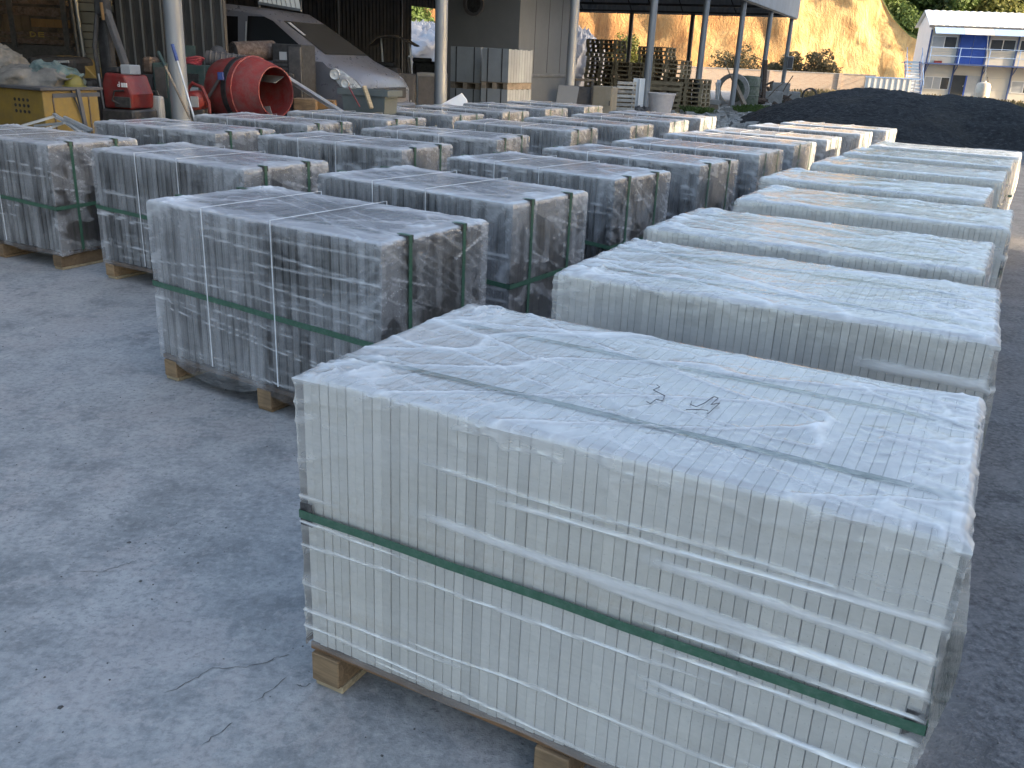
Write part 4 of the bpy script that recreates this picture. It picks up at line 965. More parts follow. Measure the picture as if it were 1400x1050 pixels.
MB().tube([(-0.1, 0, c.z + 0.12), (-0.02, -0.02, c.z + 0.2), (0.1, -0.04, c.z + 0.16), (0.17, -0.05, c.z + 0.0), (0.18, -0.05, c.z - 0.3)], 0.022, 8).build('pipe', MT['red'], r_, True)
# ducts and rolled carpet lying on top of the racks behind the mixer
rk = thing('storage_rack', 'low dark steel rack behind the mixer carrying the duct and the carpet roll', 'rack', (at_px(320, 12.2, 1).x, 12.2, 0))
for sx in (-0.75, 0.75):
    for sy in (0, 0.5): MB().bx(sx - 0.025, sx + 0.025, sy - 0.025, sy + 0.025, 0, 1.27).build('leg', MT['dark'], rk)
MB().bx(-0.8, 0.8, -0.04, 0.54, 1.22, 1.26).build('shelf', MT['dark'], rk)
def cyl_thing(name, label, cat, a, b, r, mt, hollow=0.0, n=24, part='roll'):
    a, b = Vector(a), Vector(b); t = thing(name, label, cat, a if a.z <= b.z else b); o = t.location.copy(); d = b - a; Lc = d.length
    Mx = Matrix.Translation(a - o) @ d.to_track_quat('Z', 'Y').to_matrix().to_4x4()
    if hollow: MB().lathe([(hollow, 0.01), (hollow, 0), (r, 0), (r, Lc), (hollow, Lc), (hollow, 0.02)], n, Mx).build(part, mt, t, True)
    else: MB().lathe([(0, 0), (r * 0.97, 0), (r, 0.012), (r, Lc - 0.012), (r * 0.97, Lc), (0, Lc)], n, Mx).build(part, mt, t, True)
    return t, Mx, Lc
t_, Mx, Lc = cyl_thing('carpet_roll', 'rolled brown carpet lying above the mixer in front of the van window', 'carpet roll', at3(319, 71, 12.1), at3(374, 69, 12.5), 0.125, MT['brown'])
for k in range(3): MB().lathe([(0.03 + 0.03 * k, -0.006), (0.042 + 0.03 * k, -0.006), (0.042 + 0.03 * k, 0.01), (0.03 + 0.03 * k, 0.01)], 20, Mx).build('spiral_edge', MT['black'], t_)
t_, Mx, Lc = cyl_thing('flexible_duct', 'grey flexible duct lying left of the carpet roll', 'duct', at3(282, 80, 11.9), at3(345, 88, 12.0), 0.10, MT['greypipe'])
for k in range(9): MB().lathe([(0.099, 0.04 + k * 0.068), (0.108, 0.05 + k * 0.068), (0.108, 0.06 + k * 0.068), (0.099, 0.07 + k * 0.068)], 20, Mx).build('duct_ring', MT['greypipe'], t_, True)
c = at3(298, 72, 12.3); r_ = thing('ventilator_cap', 'small grey ventilator cap standing on the duct rack', 'ventilator', (c.x, c.y, 1.26))
MB().lathe([(0.07, 0.0), (0.07, 0.2), (0.11, 0.21), (0.10, 0.25), (0.05, 0.30), (0, 0.31)], 20).build('cap', MT['greypipe'], r_, True)
# brooms against the first post
for (pa, pb, gl) in (((265, 160, 10.15), (236, 62, 10.32), True), ((255, 152, 10.2), (217, 72, 10.45), False)):
    a, b = at3(*pa), at3(*pb); d = (a - b).normalized(); a = b + d * ((b.z - 0.06) / -d.z)
    r_ = thing('broom' if gl else 'shovel', 'broom with steel handle and blue grip leaning on the first shed post' if gl else 'shovel with teal grip leaning left of the first shed post', 'broom' if gl else 'shovel', (a.x, a.y, 0)); o = Vector((a.x, a.y, 0))
    MB().tube([a - o, b - o], 0.012, 8).build('handle', MT['alu'] if gl else MT['wood_grey'], r_, True)
    MB().tube([b - o - d * 0.01, b - o + d * 0.17], 0.019, 8).build('grip', MT['blue'] if gl else MT['teal'], r_, True)
    if gl: MB().bx(-0.16, 0.16, -0.03, 0.03, 0.0, 0.09).build('brush', MT['dark'], r_, bevel=0.01)
    else: MB().bx(-0.11, 0.11, -0.01, 0.01, 0.0, 0.26).build('blade', MT['greypipe'], r_, bevel=0.004)
# red walk-behind machine with tall black handle column
def make_red_machine():
    Y0 = 10.6; c = at3(175, 130, Y0)
    t = thing('floor_grinder', 'red walk-behind floor machine with tall black handle column', 'floor machine', (c.x, c.y, 0), radians(-15)); t.scale = (0.8, 0.9, 1)
    zb = c.z
    m = MB(); prof = [(-0.21, -0.14), (0.23, -0.14), (0.25, 0.02), (0.16, 0.22), (-0.16, 0.24), (-0.22, 0.12)]
    m.poly(prof, 0.44, Matrix.Translation((0, 0.22, zb)) @ Matrix.Rotation(pi / 2, 4, 'X'))
    hood = m.build('hood', MT['red'], t, bevel=0.025, seg=2)
    MB().bx(-0.03, 0.235, -0.238, -0.221, zb - 0.125, zb - 0.01).build('front_grille', MT['dark'], hood, bevel=0.006)
    for k in range(4):
        x = 0.07 + 0.035 * k; w2 = 0.026
        if k == 0:
            MB().lathe([(0.008, 0), (0.015, 0), (0.015, 0.004), (0.008, 0.004)], 14, Matrix.Translation((x - 0.01, -0.228, zb + 0.11)) @ Matrix.Rotation(pi / 2, 4, 'X')).build('letter', MT['white_letter'], hood); MB().bx(x + 0.002, x + 0.009, -0.232, -0.224, zb + 0.095, zb + 0.15).build('letter', MT['white_letter'], hood)
        else: MB().bx(x, x + w2, -0.232, -0.224, zb + 0.095, zb + 0.14).build('letter', MT['white_letter'], hood)
    MB().bx(-0.25, 0.27, -0.25, 0.25, zb - 0.32, zb - 0.15).build('deck', MT['dark'], t, bevel=0.02)
    MB().bx(-0.22, 0.22, -0.2, 0.2, 0.06, zb - 0.32).build('grinding_head', MT['dark'], t, bevel=0.03)
    MB().bx(0.0, 0.17, -0.1, 0.1, zb + 0.225, zb + 0.33).build('air_filter', MT['curtain'], t, bevel=0.01)
    MB().bx(-0.2, -0.02, -0.12, 0.12, zb + 0.235, zb + 0.30).build('engine_top', MT['black'], t, bevel=0.015)
    for s in (-1, 1):
        Mw = Matrix.Translation((-0.18, 0.2 * s, 0.11)) @ Matrix.Rotation(pi / 2, 4, 'X')
        MB().lathe([(0, -0.03), (0.09, -0.03), (0.11, -0.015), (0.11, 0.015), (0.09, 0.03), (0, 0.03)], 18, Mw).build('wheel', MT['black'], t, True)
    top = Vector((-0.33, 0.1, zb + 0.95)); base = Vector((-0.05, 0.12, zb + 0.2))
    MB().bar(base, top, 0.10, 0.07).build('handle_column', MT['greypipe'], t, bevel=0.01)
    MB().box(top + Vector((-0.03, 0, -0.02)), (0.17, 0.16, 0.2)).build('control_head', MT['black'], t, bevel=0.03, seg=2)
    MB().tube([top, top + Vector((-0.1, 0, 0.14)), top + Vector((-0.2, 0, 0.38)), top + Vector((-0.24, 0, 0.6))], 0.017, 8).build('cable', MT['black'], t, True)
    MB().tube([top + Vector((0.04, -0.1, 0.02)), top + Vector((0.05, -0.1, -0.16))], 0.02, 8).build('orange_grip', MT['orange_wood'], t, True)
    MB().tube([top + Vector((-0.09, -0.05, -0.1)), Vector((-0.42, -0.06, zb + 0.5)), Vector((-0.40, -0.06, zb + 0.1)), Vector((-0.30, -0.06, zb - 0.2))], 0.03, 8).build('dust_hose', MT['black'], t, True)
    MB().tube([(-0.33, -0.14, zb + 0.22), (-0.27, -0.16, zb - 0.26)], 0.011, 6).build('lift_rod', MT['alu'], t, True)
    MB().box((-0.44, 0.18, zb + 0.32), (0.2, 0.14, 1.0)).build('filter_bag', MT['black'], t, bevel=0.05, seg=3)
    MB().box((-0.44, 0.18, (zb - 0.18) / 2), (0.12, 0.1, zb - 0.18)).build('bag_stand', MT['dark'], t)
    MB().tube([(0.1, -0.2, zb - 0.12), (-0.02, -0.28, zb - 0.05), (0.02, -0.27, zb + 0.05), (0.16, -0.25, zb + 0.06)], 0.012, 6).build('guard_bar', MT['black'], t, True)
make_red_machine()
c = at3(213, 145, 10.9); r_ = thing('fuel_can', 'pale grey jerrycan standing between red floor machine and the first post', 'jerrycan', (c.x, c.y, 0))
zt = at3(213, 131, 10.9).z; MB().bx(-0.09, 0.09, -0.07, 0.07, 0, zt).build('can', MT['curtain'], r_, bevel=0.03, seg=2); MB().tube([(-0.05, 0, zt - 0.01), (-0.03, 0, zt + 0.05), (0.03, 0, zt + 0.05), (0.05, 0, zt - 0.01)], 0.012, 6).build('handle', MT['dark'], r_)
r_, w_, h_ = crate_box('compressor', 'dark motor unit with rust-red top between the red machine and the post', 'compressor', 193, 212, 78, 170, 11.4, 0.4, None)
MB().bx(-w_ / 2, w_ / 2, 0, 0.35, 0, h_ - 0.2).build('housing', MT['dark'], r_, bevel=0.03); MB().bx(-w_ / 2 + 0.02, w_ / 2 - 0.02, 0.03, 0.3, h_ - 0.2, h_).build('motor', MT['rust'], r_, bevel=0.03)
r_, w_, h_ = crate_box('switch_box', 'dark teal box standing just left of the first post', 'box', 211, 232, 86, 170, 11.2, 0.4, None)
MB().bx(-w_ / 2, w_ / 2, 0, 0.35, 0, h_).build('housing', MT['teal'], r_, bevel=0.012); MB().bx(-w_ / 2 + 0.03, w_ / 2 - 0.03, -0.01, 0.002, h_ - 0.4, h_ - 0.05).build('door', MT['dark'], r_)
# yellow generator cabinet on the far left
def make_yellow():
    Yc = 8.9; c = at3(57, 124, Yc); a = radians(-27)
    t = thing('generator_cabinet', 'yellow steel generator cabinet with round vent holes at the left edge', 'generator', (c.x, c.y, 0), a)
    h = c.z
    MB().bx(-1.55, 0, 0, 0.62, 0.06, h).build('housing', MT['yellow'], t, bevel=0.006)
    MB().bx(-1.60, 0.04, -0.04, 0.66, h + 0.001, h + 0.03).build('lid', MT['greypipe'], t, bevel=0.004)
    for i in range(4):
        for j in range(3):
            MB().lathe([(0, 0), (0.016, 0), (0.016, 0.004), (0, 0.004)], 10, Matrix.Translation((-0.42 + 0.065 * i, -0.002, h - 0.10 - 0.055 * j)) @ Matrix.Rotation(pi / 2, 4, 'X')).build('vent_hole', MT['black'], t)
    MB().bx(-1.5, -0.02, -0.008, -0.0005, h - 0.40, h - 0.385).build('panel_seam', MT['black'], t)
    for y0, y1 in ((0.10, 0.112), (0.5, 0.512)): MB().bx(0.0005, 0.008, y0, y1, 0.1, h - 0.05).build('panel_seam', MT['rust'], t)
    MB().tube([(0.012, 0.30, h + 0.03), (0.02, 0.35, h - 0.12), (0.02, 0.42, h - 0.35), (0.03, 0.56, h - 0.55)], 0.008, 6).build('cable', MT['black'], t)
    for x in (-1.4, -0.15):
        for y in (0.1, 0.52): MB().bx(x - 0.06, x + 0.06, y - 0.06, y + 0.06, 0, 0.06).build('foot', MT['dark'], t)
    return t, h
ygen, YH = make_yellow()
def lump(name, label, cat, c, sx, sy, sz, seed, mt, rz=0.0, n=26, grp=None, fold=0.35):
    r_ = thing(name, label, cat, c, rz, grp)
    u = np.linspace(0, 2 * pi, n * 2, endpoint=False); v = np.linspace(0, pi / 2 * 1.0, n)
    Ug, Vg = np.meshgrid(u, v)
    rr = 1 + 0.30 * (fbm(np.cos(Ug) * 1.6 + 5, np.sin(Ug) * 1.6 + Vg, seed) - 0.5) + fold * (ridge(np.cos(Ug) * 3 + Vg * 2, np.sin(Ug) * 3, seed + 2, 3) - 0.3) * 0.35
    x = sx * np.sin(Vg) * np.cos(Ug) * rr; y = sy * np.sin(Vg) * np.sin(Ug) * rr; z = sz * np.cos(Vg) ** 0.8 * (1 + 0.35 * (fbm(x * 6 + 3, y * 6, seed + 5) - 0.5)) + fold * 0.12 * sz * ridge(x * 9, y * 9 + x * 3, seed + 7, 3) * (Vg < 1.5)
    z = np.maximum(z, 0.0)
    V = np.stack([x, y, z], -1).reshape(-1, 3); N2 = n * 2
    idx = np.arange(n * N2).reshape(n, N2); nx_ = np.roll(idx, -1, axis=1)
    Q = np.stack([idx[:-1], idx[1:], nx_[1:], nx_[:-1]], -1).reshape(-1, 4)
    np_mesh('cloth' if 'cloth' in mt.name else 'body', V, Q, mt, r_)
    return r_
def on_yellow(x, y): return ygen.matrix_basis @ Vector((x, y, YH + 0.028))
lump('sack_heap', 'heap of crumpled grey dust sheets on top of the yellow generator', 'dust sheet', on_yellow(-0.62, 0.32), 0.48, 0.26, 0.17, 3, MT['cloth'], radians(-20), fold=1.3)
lump('work_coat', 'folded pale grey coat at the far left on the yellow generator', 'coat', on_yellow(-1.2, 0.35), 0.30, 0.25, 0.36, 9, MT['cloth'], 0.4, fold=1.0)
lump('teal_cloth', 'crumpled blue-green cloth lying over the grey dust sheets', 'cloth', on_yellow(-0.42, 0.42), 0.26, 0.17, 0.22, 15, MT['cloth_teal'], radians(10), fold=1.3)
p = on_yellow(0.0, 0.85); r_ = thing('hard_hat', 'yellow hard hat lying on the yellow generator lid', 'hard hat', on_yellow(-0.12, 0.45)); r_.scale = (0.75, 0.75, 0.75)
MB().lathe([(0.16, 0.0), (0.155, 0.012), (0.125, 0.02), (0.115, 0.08), (0.085, 0.13), (0.03, 0.155), (0, 0.157)], 24).build('shell', MT['hat'], r_, True); MB().bar((-0.11, 0, 0.07), (0.11, 0, 0.07), 0.03, 0.005).build('ridge', MT['hat'], r_)
# aluminium frames heaped against the generator
for i, (pa, pb, wd) in enumerate((((30, 172, 8.35), (78, 158, 8.5), 0.05), ((60, 178, 8.3), (92, 166, 8.4), 0.04), ((78, 160, 8.4), (122, 181, 8.3), 0.05), ((88, 160, 8.35), (126, 178, 8.25), 0.03), ((74, 156, 8.45), (112, 183, 8.2), 0.03), ((48, 172, 8.4), (88, 168, 8.3), 0.03))):
    a, b = at3(*pa), at3(*pb)
    if i == 0:
        fr_ = thing('frame_heap', 'heap of loose aluminium frame bars in front of the yellow generator', 'metal bars', (a.x, a.y, 0)); FO = fr_.location.copy()
        MB().bx(-0.1, 0.9, -0.25, 0.15, 0, 0.62).build('support_crate', MT['dark'], fr_)
    MB().bar(a - FO, b - FO, wd, 0.02).build('frame_bar', MT['alu'], fr_)
r_ = thing('t_stand', 'rusty T-shaped steel stand in front of the yellow generator corner', 'stand', (at3(117, 180, 8.4).x, 8.4, 0)); o = r_.location.copy()
MB().bar(at3(106, 122, 8.45) - o, at3(119, 182, 8.4) - o, 0.03, 0.03).build('upright', MT['greypipe'], r_); MB().bar(at3(72, 131, 8.35) - o, at3(136, 129, 8.6) - o, 0.03, 0.035).build('crossbar', MT['greypipe'], r_)
q = at3(119, 182, 8.4) - o; MB().bar(q, (q.x + 0.02, q.y, 0), 0.03, 0.03).build('foot', MT['greypipe'], r_)
# ---- dark interior at the far left: cargo truck bed, boards, cream sheets
def make_truck():
    Y0 = 15.2; x0, x1 = X(-40, Y0, 1.5), X(98, Y0, 1.5)
    t = thing('cargo_truck', 'dark wooden-sided cargo truck standing in the dim left end of the shed', 'truck', ((x0 + x1) / 2, Y0, FL))
    w_ = x1 - x0; hz = lambda py: Zat(60, py, Y0) - FL
    MB().bx(-w_ / 2, w_ / 2, 0.05, 2.2, hz(68) - 0.25, hz(62)).build('bed', MT['dark'], t)
    for k, (py0, py1, mt) in enumerate(((26, 37, MT['orange_wood']), (44, 50, MT['rust']), (54, 60, MT['rust']), (10, 22, MT['rust']), (-6, 6, MT['rust']))):
        xa = -w_ / 2 + (0.62 * w_ if k == 0 else 0); xb = w_ / 2
        n_ = 5 if k == 0 else 1
        for j in range(n_): MB().bx(xa + (xb - xa) * j / n_ + 0.004, xa + (xb - xa) * (j + 1) / n_ - 0.004, 0.0, 0.04, hz(py1), hz(py0)).build('side_board', mt, t)
    for x in (-w_ / 2 + 0.05, -0.1, w_ / 2 - 0.06): MB().bx(x - 0.04, x + 0.04, -0.04, -0.004, hz(66), hz(-10)).build('stake', MT['dark'], t)
    for (px, ch) in ((41, 'D'), (51, 'E')):
        x = X(px, Y0, 2.1) - t.location.x; z0, z1 = hz(51), hz(44)
        if ch == 'D':
            MB().bx(x - 0.05, x - 0.03, -0.05, -0.042, z0, z1).build('letter', MT['letter'], t)
            ar = [Vector((x - 0.03 + 0.07 * cos(a), -0.046, (z0 + z1) / 2 + (z1 - z0) / 2 * 0.9 * sin(a))) for a in np.linspace(-pi / 2, pi / 2, 9)]; MB().tube(ar, 0.01, 6).build('letter', MT['letter'], t)
        else:
            MB().bx(x - 0.03, x - 0.012, -0.05, -0.042, z0, z1).build('letter', MT['letter'], t)
            for zz in (z0, (z0 + z1) / 2 - 0.008, z1 - 0.017): MB().bx(x - 0.0119, x + 0.06, -0.05, -0.042, zz, zz + 0.017).build('letter', MT['letter'], t)
    for x in (-w_ / 2 + 0.5, w_ / 2 - 0.5):
        Mw = Matrix.Translation((x, 0.25, 0.42)) @ Matrix.Rotation(pi / 2, 4, 'X')
        MB().lathe([(0.2, -0.12), (0.38, -0.12), (0.42, -0.07), (0.42, 0.07), (0.38, 0.12), (0.2, 0.12)], 24, Mw).build('wheel', MT['black'], t, True)
make_truck()
Y0 = 14.2
cs = thing('sheet_stack', 'stack of cream wall boards standing on edge left of the ribbed partition', 'boards', (X(126, Y0, 1.5), Y0, FL))
xa, xb = X(101, Y0, 2) - cs.location.x, X(151, Y0, 2) - cs.location.x
zs = [Zat(126, p_, Y0) - FL for p_ in (90, 74, 65, 54, 44, 33, 16, 4, -12)]; zs[0] = 0.0
for k in range(len(zs) - 1): MB().bx(xa + 0.01 * (k % 2), xb - 0.012 * (k % 3), 0.02 * (k % 2), 0.12, zs[k] + 0.006, zs[k + 1] - 0.006).build('board', MT['cream'], cs, bevel=0.004)
for px, mt in ((97, MT['dark']), (104, MT['galv']), (144, MT['galv'])):
    x = X(px, Y0 - 0.1, 2) - cs.location.x; MB().tube([(x + 0.08, -0.1, 0), (x - 0.05, -0.08, 3.2)], 0.03, 10).build('scaffold_pipe', mt, cs, True)
r_ = thing('wheelbarrow_tray', 'small yellow steel chute tilted in front of the cream boards', 'chute', (X(112, 12.2, 1.2), 12.2, 0))
zc = Zat(112, 97, 12.2)
m = MB(); m.poly([(-0.25, 0.0), (0.24, -0.22), (0.30, -0.1), (0.05, 0.16), (-0.22, 0.18)], 0.4, Matrix.Translation((0, 0.2, zc)) @ Matrix.Rotation(pi / 2, 4, 'X')); m.build('tray', MT['yellow'], r_, bevel=0.01)
for sx in (-0.18, 0.22): MB().tube([(sx, 0, 0), (sx * 0.8, 0, zc + 0.0)], 0.02, 8).build('leg', MT['dark'], r_)
r_ = thing('dark_machine', 'black oily machine half hidden behind the yellow generator', 'machine', (X(85, 11.6, 1.2), 11.6, 0)); zc = Zat(85, 78, 11.6)
MB().bx(-0.55, 0.35, 0, 0.8, 0, zc - 0.25).build('housing', MT['black'], r_, bevel=0.05, seg=2); MB().bx(-0.5, 0.1, 0.1, 0.7, zc - 0.25, zc).build('hood', MT['black'], r_, bevel=0.07, seg=2); MB().tube([(-0.3, -0.05, zc - 0.18), (-0.05, -0.05, zc - 0.06), (0.12, -0.05, zc - 0.05)], 0.016, 6).build('lever', MT['alu'], r_)
# hung ribbed cream sheet above the van
r_ = thing('hung_sheet', 'cream ribbed sheet hung under the shed roof above the van', 'sheet', (0, 0, 0))
a, b = at3(354, 4, 12.3), at3(412, 14, 12.0); c2 = at3(350, -20, 12.7); d2 = at3(406, -16, 12.4)
n_ = 9
for i in range(n_):
    p0, p1 = a.lerp(b, (i + 0.08) / n_), a.lerp(b, (i + 0.92) / n_); q0, q1 = c2.lerp(d2, (i + 0.08) / n_), c2.lerp(d2, (i + 0.92) / n_); nr = (p1 - p0).cross(q0 - p0).normalized() * 0.02
    MB().add([p0, p1, q1, q0, p0 + nr, p1 + nr, q1 + nr, q0 + nr], [(0, 1, 2, 3), (7, 6, 5, 4), (0, 4, 5, 1), (1, 5, 6, 2), (2, 6, 7, 3), (3, 7, 4, 0)]).build('rib_strip', MT['corr_w'], r_)
m = MB(); m.bar(a, b, 0.03, 0.03); m.build('edge_bar', MT['galv'], r_)
for p_ in (a, b): MB().tube([p_, (p_.x, p_.y, 4.3)], 0.008, 6).build('hanger', MT['dark'], r_)
# ---- cargo tricycle with canopy, dim, in the middle of the shed
def make_trike():
    Y0 = 21; c = at3(540, 95, Y0); t = thing('cargo_tricycle', 'dark motor tricycle with rain canopy in the dim middle of the shed', 'tricycle', (c.x, Y0, 0))
    pts = [at3(508, 60, Y0), at3(520, 50, Y0), at3(540, 48, Y0), at3(558, 55, Y0), at3(570, 62, Y0)]; o = t.location.copy()
    vs = []; 
    for p_ in pts: vs += [p_ - o + Vector((0, -0.4, 0)), p_ - o + Vector((0, 0.5, 0)), p_ - o + Vector((0, -0.4, -0.03)), p_ - o + Vector((0, 0.5, -0.03))]
    fs = []
    for i in range(4): b_ = i * 4; fs += [(b_, b_ + 1, b_ + 5, b_ + 4), (b_ + 2, b_ + 6, b_ + 7, b_ + 3), (b_, b_ + 4, b_ + 6, b_ + 2), (b_ + 1, b_ + 3, b_ + 7, b_ + 5)]
    MB().add(vs, fs).build('canopy', MT['black'], t)
    for px in (521, 560): MB().tube([at3(px, 52 if px < 540 else 58, Y0) - o, at3(px + 4, 110, Y0) - o], 0.02, 6).build('canopy_pole', MT['alu'], t)
    zz = at3(540, 92, Y0).z
    MB().bx(-0.55, 0.1, -0.3, 0.3, zz - 0.35, zz).build('body', MT['dark'], t, bevel=0.06, seg=2); MB().bx(-0.45, 0.0, -0.2, 0.2, zz, zz + 0.1).build('seat', MT['black'], t, bevel=0.04, seg=2)
    MB().tube([(0.35, -0.3, zz + 0.25), (0.28, 0, zz + 0.2), (0.35, 0.3, zz + 0.25)], 0.016, 6).build('handlebar', MT['alu'], t); MB().tube([(0.28, 0, zz + 0.2), (0.45, 0, 0.3)], 0.03, 8).build('fork', MT['dark'], t)
    for x, y in ((0.47, 0), (-0.4, -0.4), (-0.4, 0.4)):
        MB().lathe([(0.17, -0.05), (0.26, -0.05), (0.29, 0), (0.26, 0.05), (0.17, 0.05)], 20, Matrix.Translation((x, y, 0.29)) @ Matrix.Rotation(pi / 2, 4, 'X')).build('wheel', MT['black'], t, True)
make_trike()
r_ = thing('motorbike', 'dark motorbike silhouetted in the bright back opening of the shed', 'motorbike', (X(590, 25, 1), 25, 0)); zz = Zat(590, 84, 25)
MB().box((0, 0, zz - 0.2), (1.0, 0.3, 0.4)).build('body', MT['black'], r_, bevel=0.1, seg=3); MB().box((-0.25, 0, zz + 0.02), (0.5, 0.25, 0.12)).build('seat', MT['black'], r_, bevel=0.04, seg=2); MB().tube([(0.35, -0.3, zz + 0.25), (0.3, 0, zz + 0.18), (0.35, 0.3, zz + 0.25)], 0.02, 6).build('handlebar', MT['black'], r_); MB().tube([(0.3, 0, zz + 0.2), (0.36, 0, zz + 0.55)], [0.02, 0.05], 8).build('mirror', MT['black'], r_)
for x in (-0.5, 0.55): MB().lathe([(0.18, -0.05), (0.27, -0.05), (0.3, 0), (0.27, 0.05), (0.18, 0.05)], 20, Matrix.Translation((x, 0, 0.3)) @ Matrix.Rotation(pi / 2, 4, 'X')).build('wheel', MT['black'], r_, True)
# grey low cabinets left and right of the second post
for (p0, p1, y0, lab) in ((533, 568, 101, 'dark grey low cabinet left of the second shed post'), (569, 608, 100, 'plain grey low cabinet behind the second shed post')):
    r_, w_, h_ = crate_box('low_cabinet', lab, 'cabinet', p0, p1, y0, 150, 18.2, 0.6, None)
    MB().bx(-w_ / 2, w_ / 2, 0, 0.6, 0, h_).build('housing', MT['greypipe'] if p0 < 560 else MT['room'], r_, bevel=0.01); MB().bx(-w_ / 2 + 0.04, w_ / 2 - 0.04, -0.012, 0.002, 0.08, h_ - 0.06).build('door', MT['greypipe'], r_, bevel=0.004); MB().bx(w_ / 2 - 0.1, w_ / 2 - 0.07, -0.03, -0.01, h_ * 0.5, h_ * 0.5 + 0.12).build('handle', MT['alu'], r_)
# tipped white board
r_ = thing('white_board', 'white board tipped on its corner right of the second shed post', 'board', (X(620, 15.6, 0.8), 15.6, 0))
P3 = [at3(598, 146, 15.6), at3(640, 146, 15.6), at3(638, 137, 15.7), at3(631, 128, 15.8)]; nr = Vector((0.1, 0.9, 0.3)) * 0.03; o = r_.location.copy()
MB().add([p_ - o for p_ in P3] + [p_ - o + nr for p_ in P3], [(0, 1, 2, 3), (7, 6, 5, 4), (0, 4, 5, 1), (1, 5, 6, 2), (2, 6, 7, 3), (3, 7, 4, 0)]).build('board', MT['white_board'], r_)
MB().bx(-0.3, 0.3, 0.1, 0.5, 0, Zat(620, 147, 15.7)).build('support_block', MT['conc_blk'], r_)
# ---- machine room with round port
Yr = 22.5; c = Vector((X(710, Yr, 2), Yr, 0))
room = thing('machine_room', 'blue-grey sheet-steel machine room with a round port, inside the shed', 'machine room', c, SHY)
# local x along U (away), y along V (left)
MB().bx(0, 3.4, 0, 1.95, 0, 5.2).build('wall_block', MT['room'], room, bevel=0.012)
for x in (0.9, 1.75, 2.6): MB().bx(x - 0.006, x + 0.006, -0.006, -0.0005, 1.25, 5.2).build('panel_seam', MT['dark'], room)
MB().bx(-0.01, 3.42, -0.03, -0.0005, 1.16, 1.22).build('sill_rail', MT['galv'], room)
pc = at3(660, 7, Yr + 0.9); lp = room.matrix_basis.inverted() @ pc
Mp = Matrix.Translation((0.0, lp.y, lp.z)) @ Matrix.Rotation(-pi / 2, 4, 'Y')
po = MB().lathe([(0.20, 0.002), (0.27, 0.002), (0.27, 0.07), (0.20, 0.07), (0.20, 0.002)], 32, Mp).build('port_ring', MT['greypipe'], room, True)
MB().lathe([(0, 0.003), (0.2, 0.003), (0.2, 0.006), (0, 0.006)], 32, Mp).build('port_glass', MT['black'], po)
MB().tube([(1.6, -0.05, 4.4), (0.4, -0.04, 4.25), (0.05, -0.03, 4.1)], 0.02, 6).build('cable', MT['black'], room)
# ---- four blocks of pale stone slabs on pallets beside the room
def stone_bundle(px0, pxm, px1, py0, py1, Y, zb, label):
    xa = X(px0, Y, 1); wL = (X(pxm, Y, 1) - xa)
    a = radians(-30); Wf = wL / cos(a) if pxm > px0 else 0.8
    zt = Zat(pxm, py0, Y)
    t = thing('stone_bundle', label, 'stone bundle', (X(pxm, Y - 0.3, 1), Y - 0.3, zb), a, 'bundles of pale stone slabs stacked beside the machine room')
    D = 0.95; hh = zt - zb
    n_ = 9
    for i in range(n_): MB().bx(-Wf, 0, i * D / n_ + 0.002, (i + 1) * D / n_ - 0.002, 0.13, hh - 0.01 * (i % 2)).build('slab', MT['stone'], t, bevel=0.004)
    MB().bx(-Wf - 0.01, 0.01, -0.01, D + 0.01, 0.115, 0.129).build('pallet_top', MT['wood_grey'], t)
    for x in (-Wf + 0.06, -Wf / 2, -0.06): MB().bx(x - 0.05, x + 0.05, 0, D, 0, 0.114).build('runner', MT['wood_grey'], t)
    for x in (-0.15, -Wf + 0.15): MB().bx(x - 0.01, x + 0.01, -0.012, -0.003, 0.13, hh).build('strap', MT['black'], t)
    return zt
z1 = stone_bundle(614, 656, 700, 122, 142, 19.6, 0.0, 'lower left stone bundle beside the machine room, under the darker upper one')
z2 = stone_bundle(657, 694, 733, 122, 142, 18.9, 0.0, 'lower right stone bundle beside the machine room, under the paler upper one')
stone_bundle(614, 656, 700, 65, 113, 19.6, z1, 'upper left stone bundle, plain grey face, beside the machine room')
stone_bundle(657, 694, 733, 67, 115, 18.9, z2, 'upper right stone bundle showing slab edges, beside the machine room')

# ------------------------------------------------------------------ yard things right of the machine room
# leaning panels, beige cabinet, slatted panel, white sheet, tub
r_ = thing('leaning_panel', 'grey flat panel leaning at the foot of the third shed post', 'panel', (X(778, 21, 0.6), 21, 0)); o = r_.location.copy()
P3 = [at3(756, 142, 20.6), at3(783, 142, 20.6), at3(792, 119, 21.2), at3(764, 117, 21.2)]; P3[0].z = P3[1].z = 0.02; nr = Vector((0, 0.05, 0.02))
MB().add([p_ - o for p_ in P3] + [p_ - o + nr for p_ in P3], [(0, 1, 2, 3), (7, 6, 5, 4), (0, 4, 5, 1), (1, 5, 6, 2), (2, 6, 7, 3), (3, 7, 4, 0)]).build('panel', MT['room'], r_)
r_, w_, h_ = crate_box('beige_cabinet', 'beige metal cabinet with rounded dark edge, right of the leaning panel', 'cabinet', 809, 837, 118, 160, 23.5, 0.5, None, radians(-20))
MB().bx(-w_ / 2, w_ / 2, 0, 0.5, 0, h_).build('housing', MT['beige'], r_, bevel=0.015); MB().bx(-w_ / 2 + 0.03, w_ / 2 - 0.03, -0.012, 0.002, 0.1, h_ - 0.05).build('door', MT['beige'], r_, bevel=0.004); MB().bx(w_ / 2 - 0.07, w_ / 2 - 0.04, -0.03, -0.01, h_ * 0.55, h_ * 0.55 + 0.12).build('handle', MT['dark'], r_)
r_, w_, h_ = crate_box('bench', 'dark steel work bench between third post and beige cabinet', 'bench', 783, 812, 108, 150, 24.6, 0.6, None)
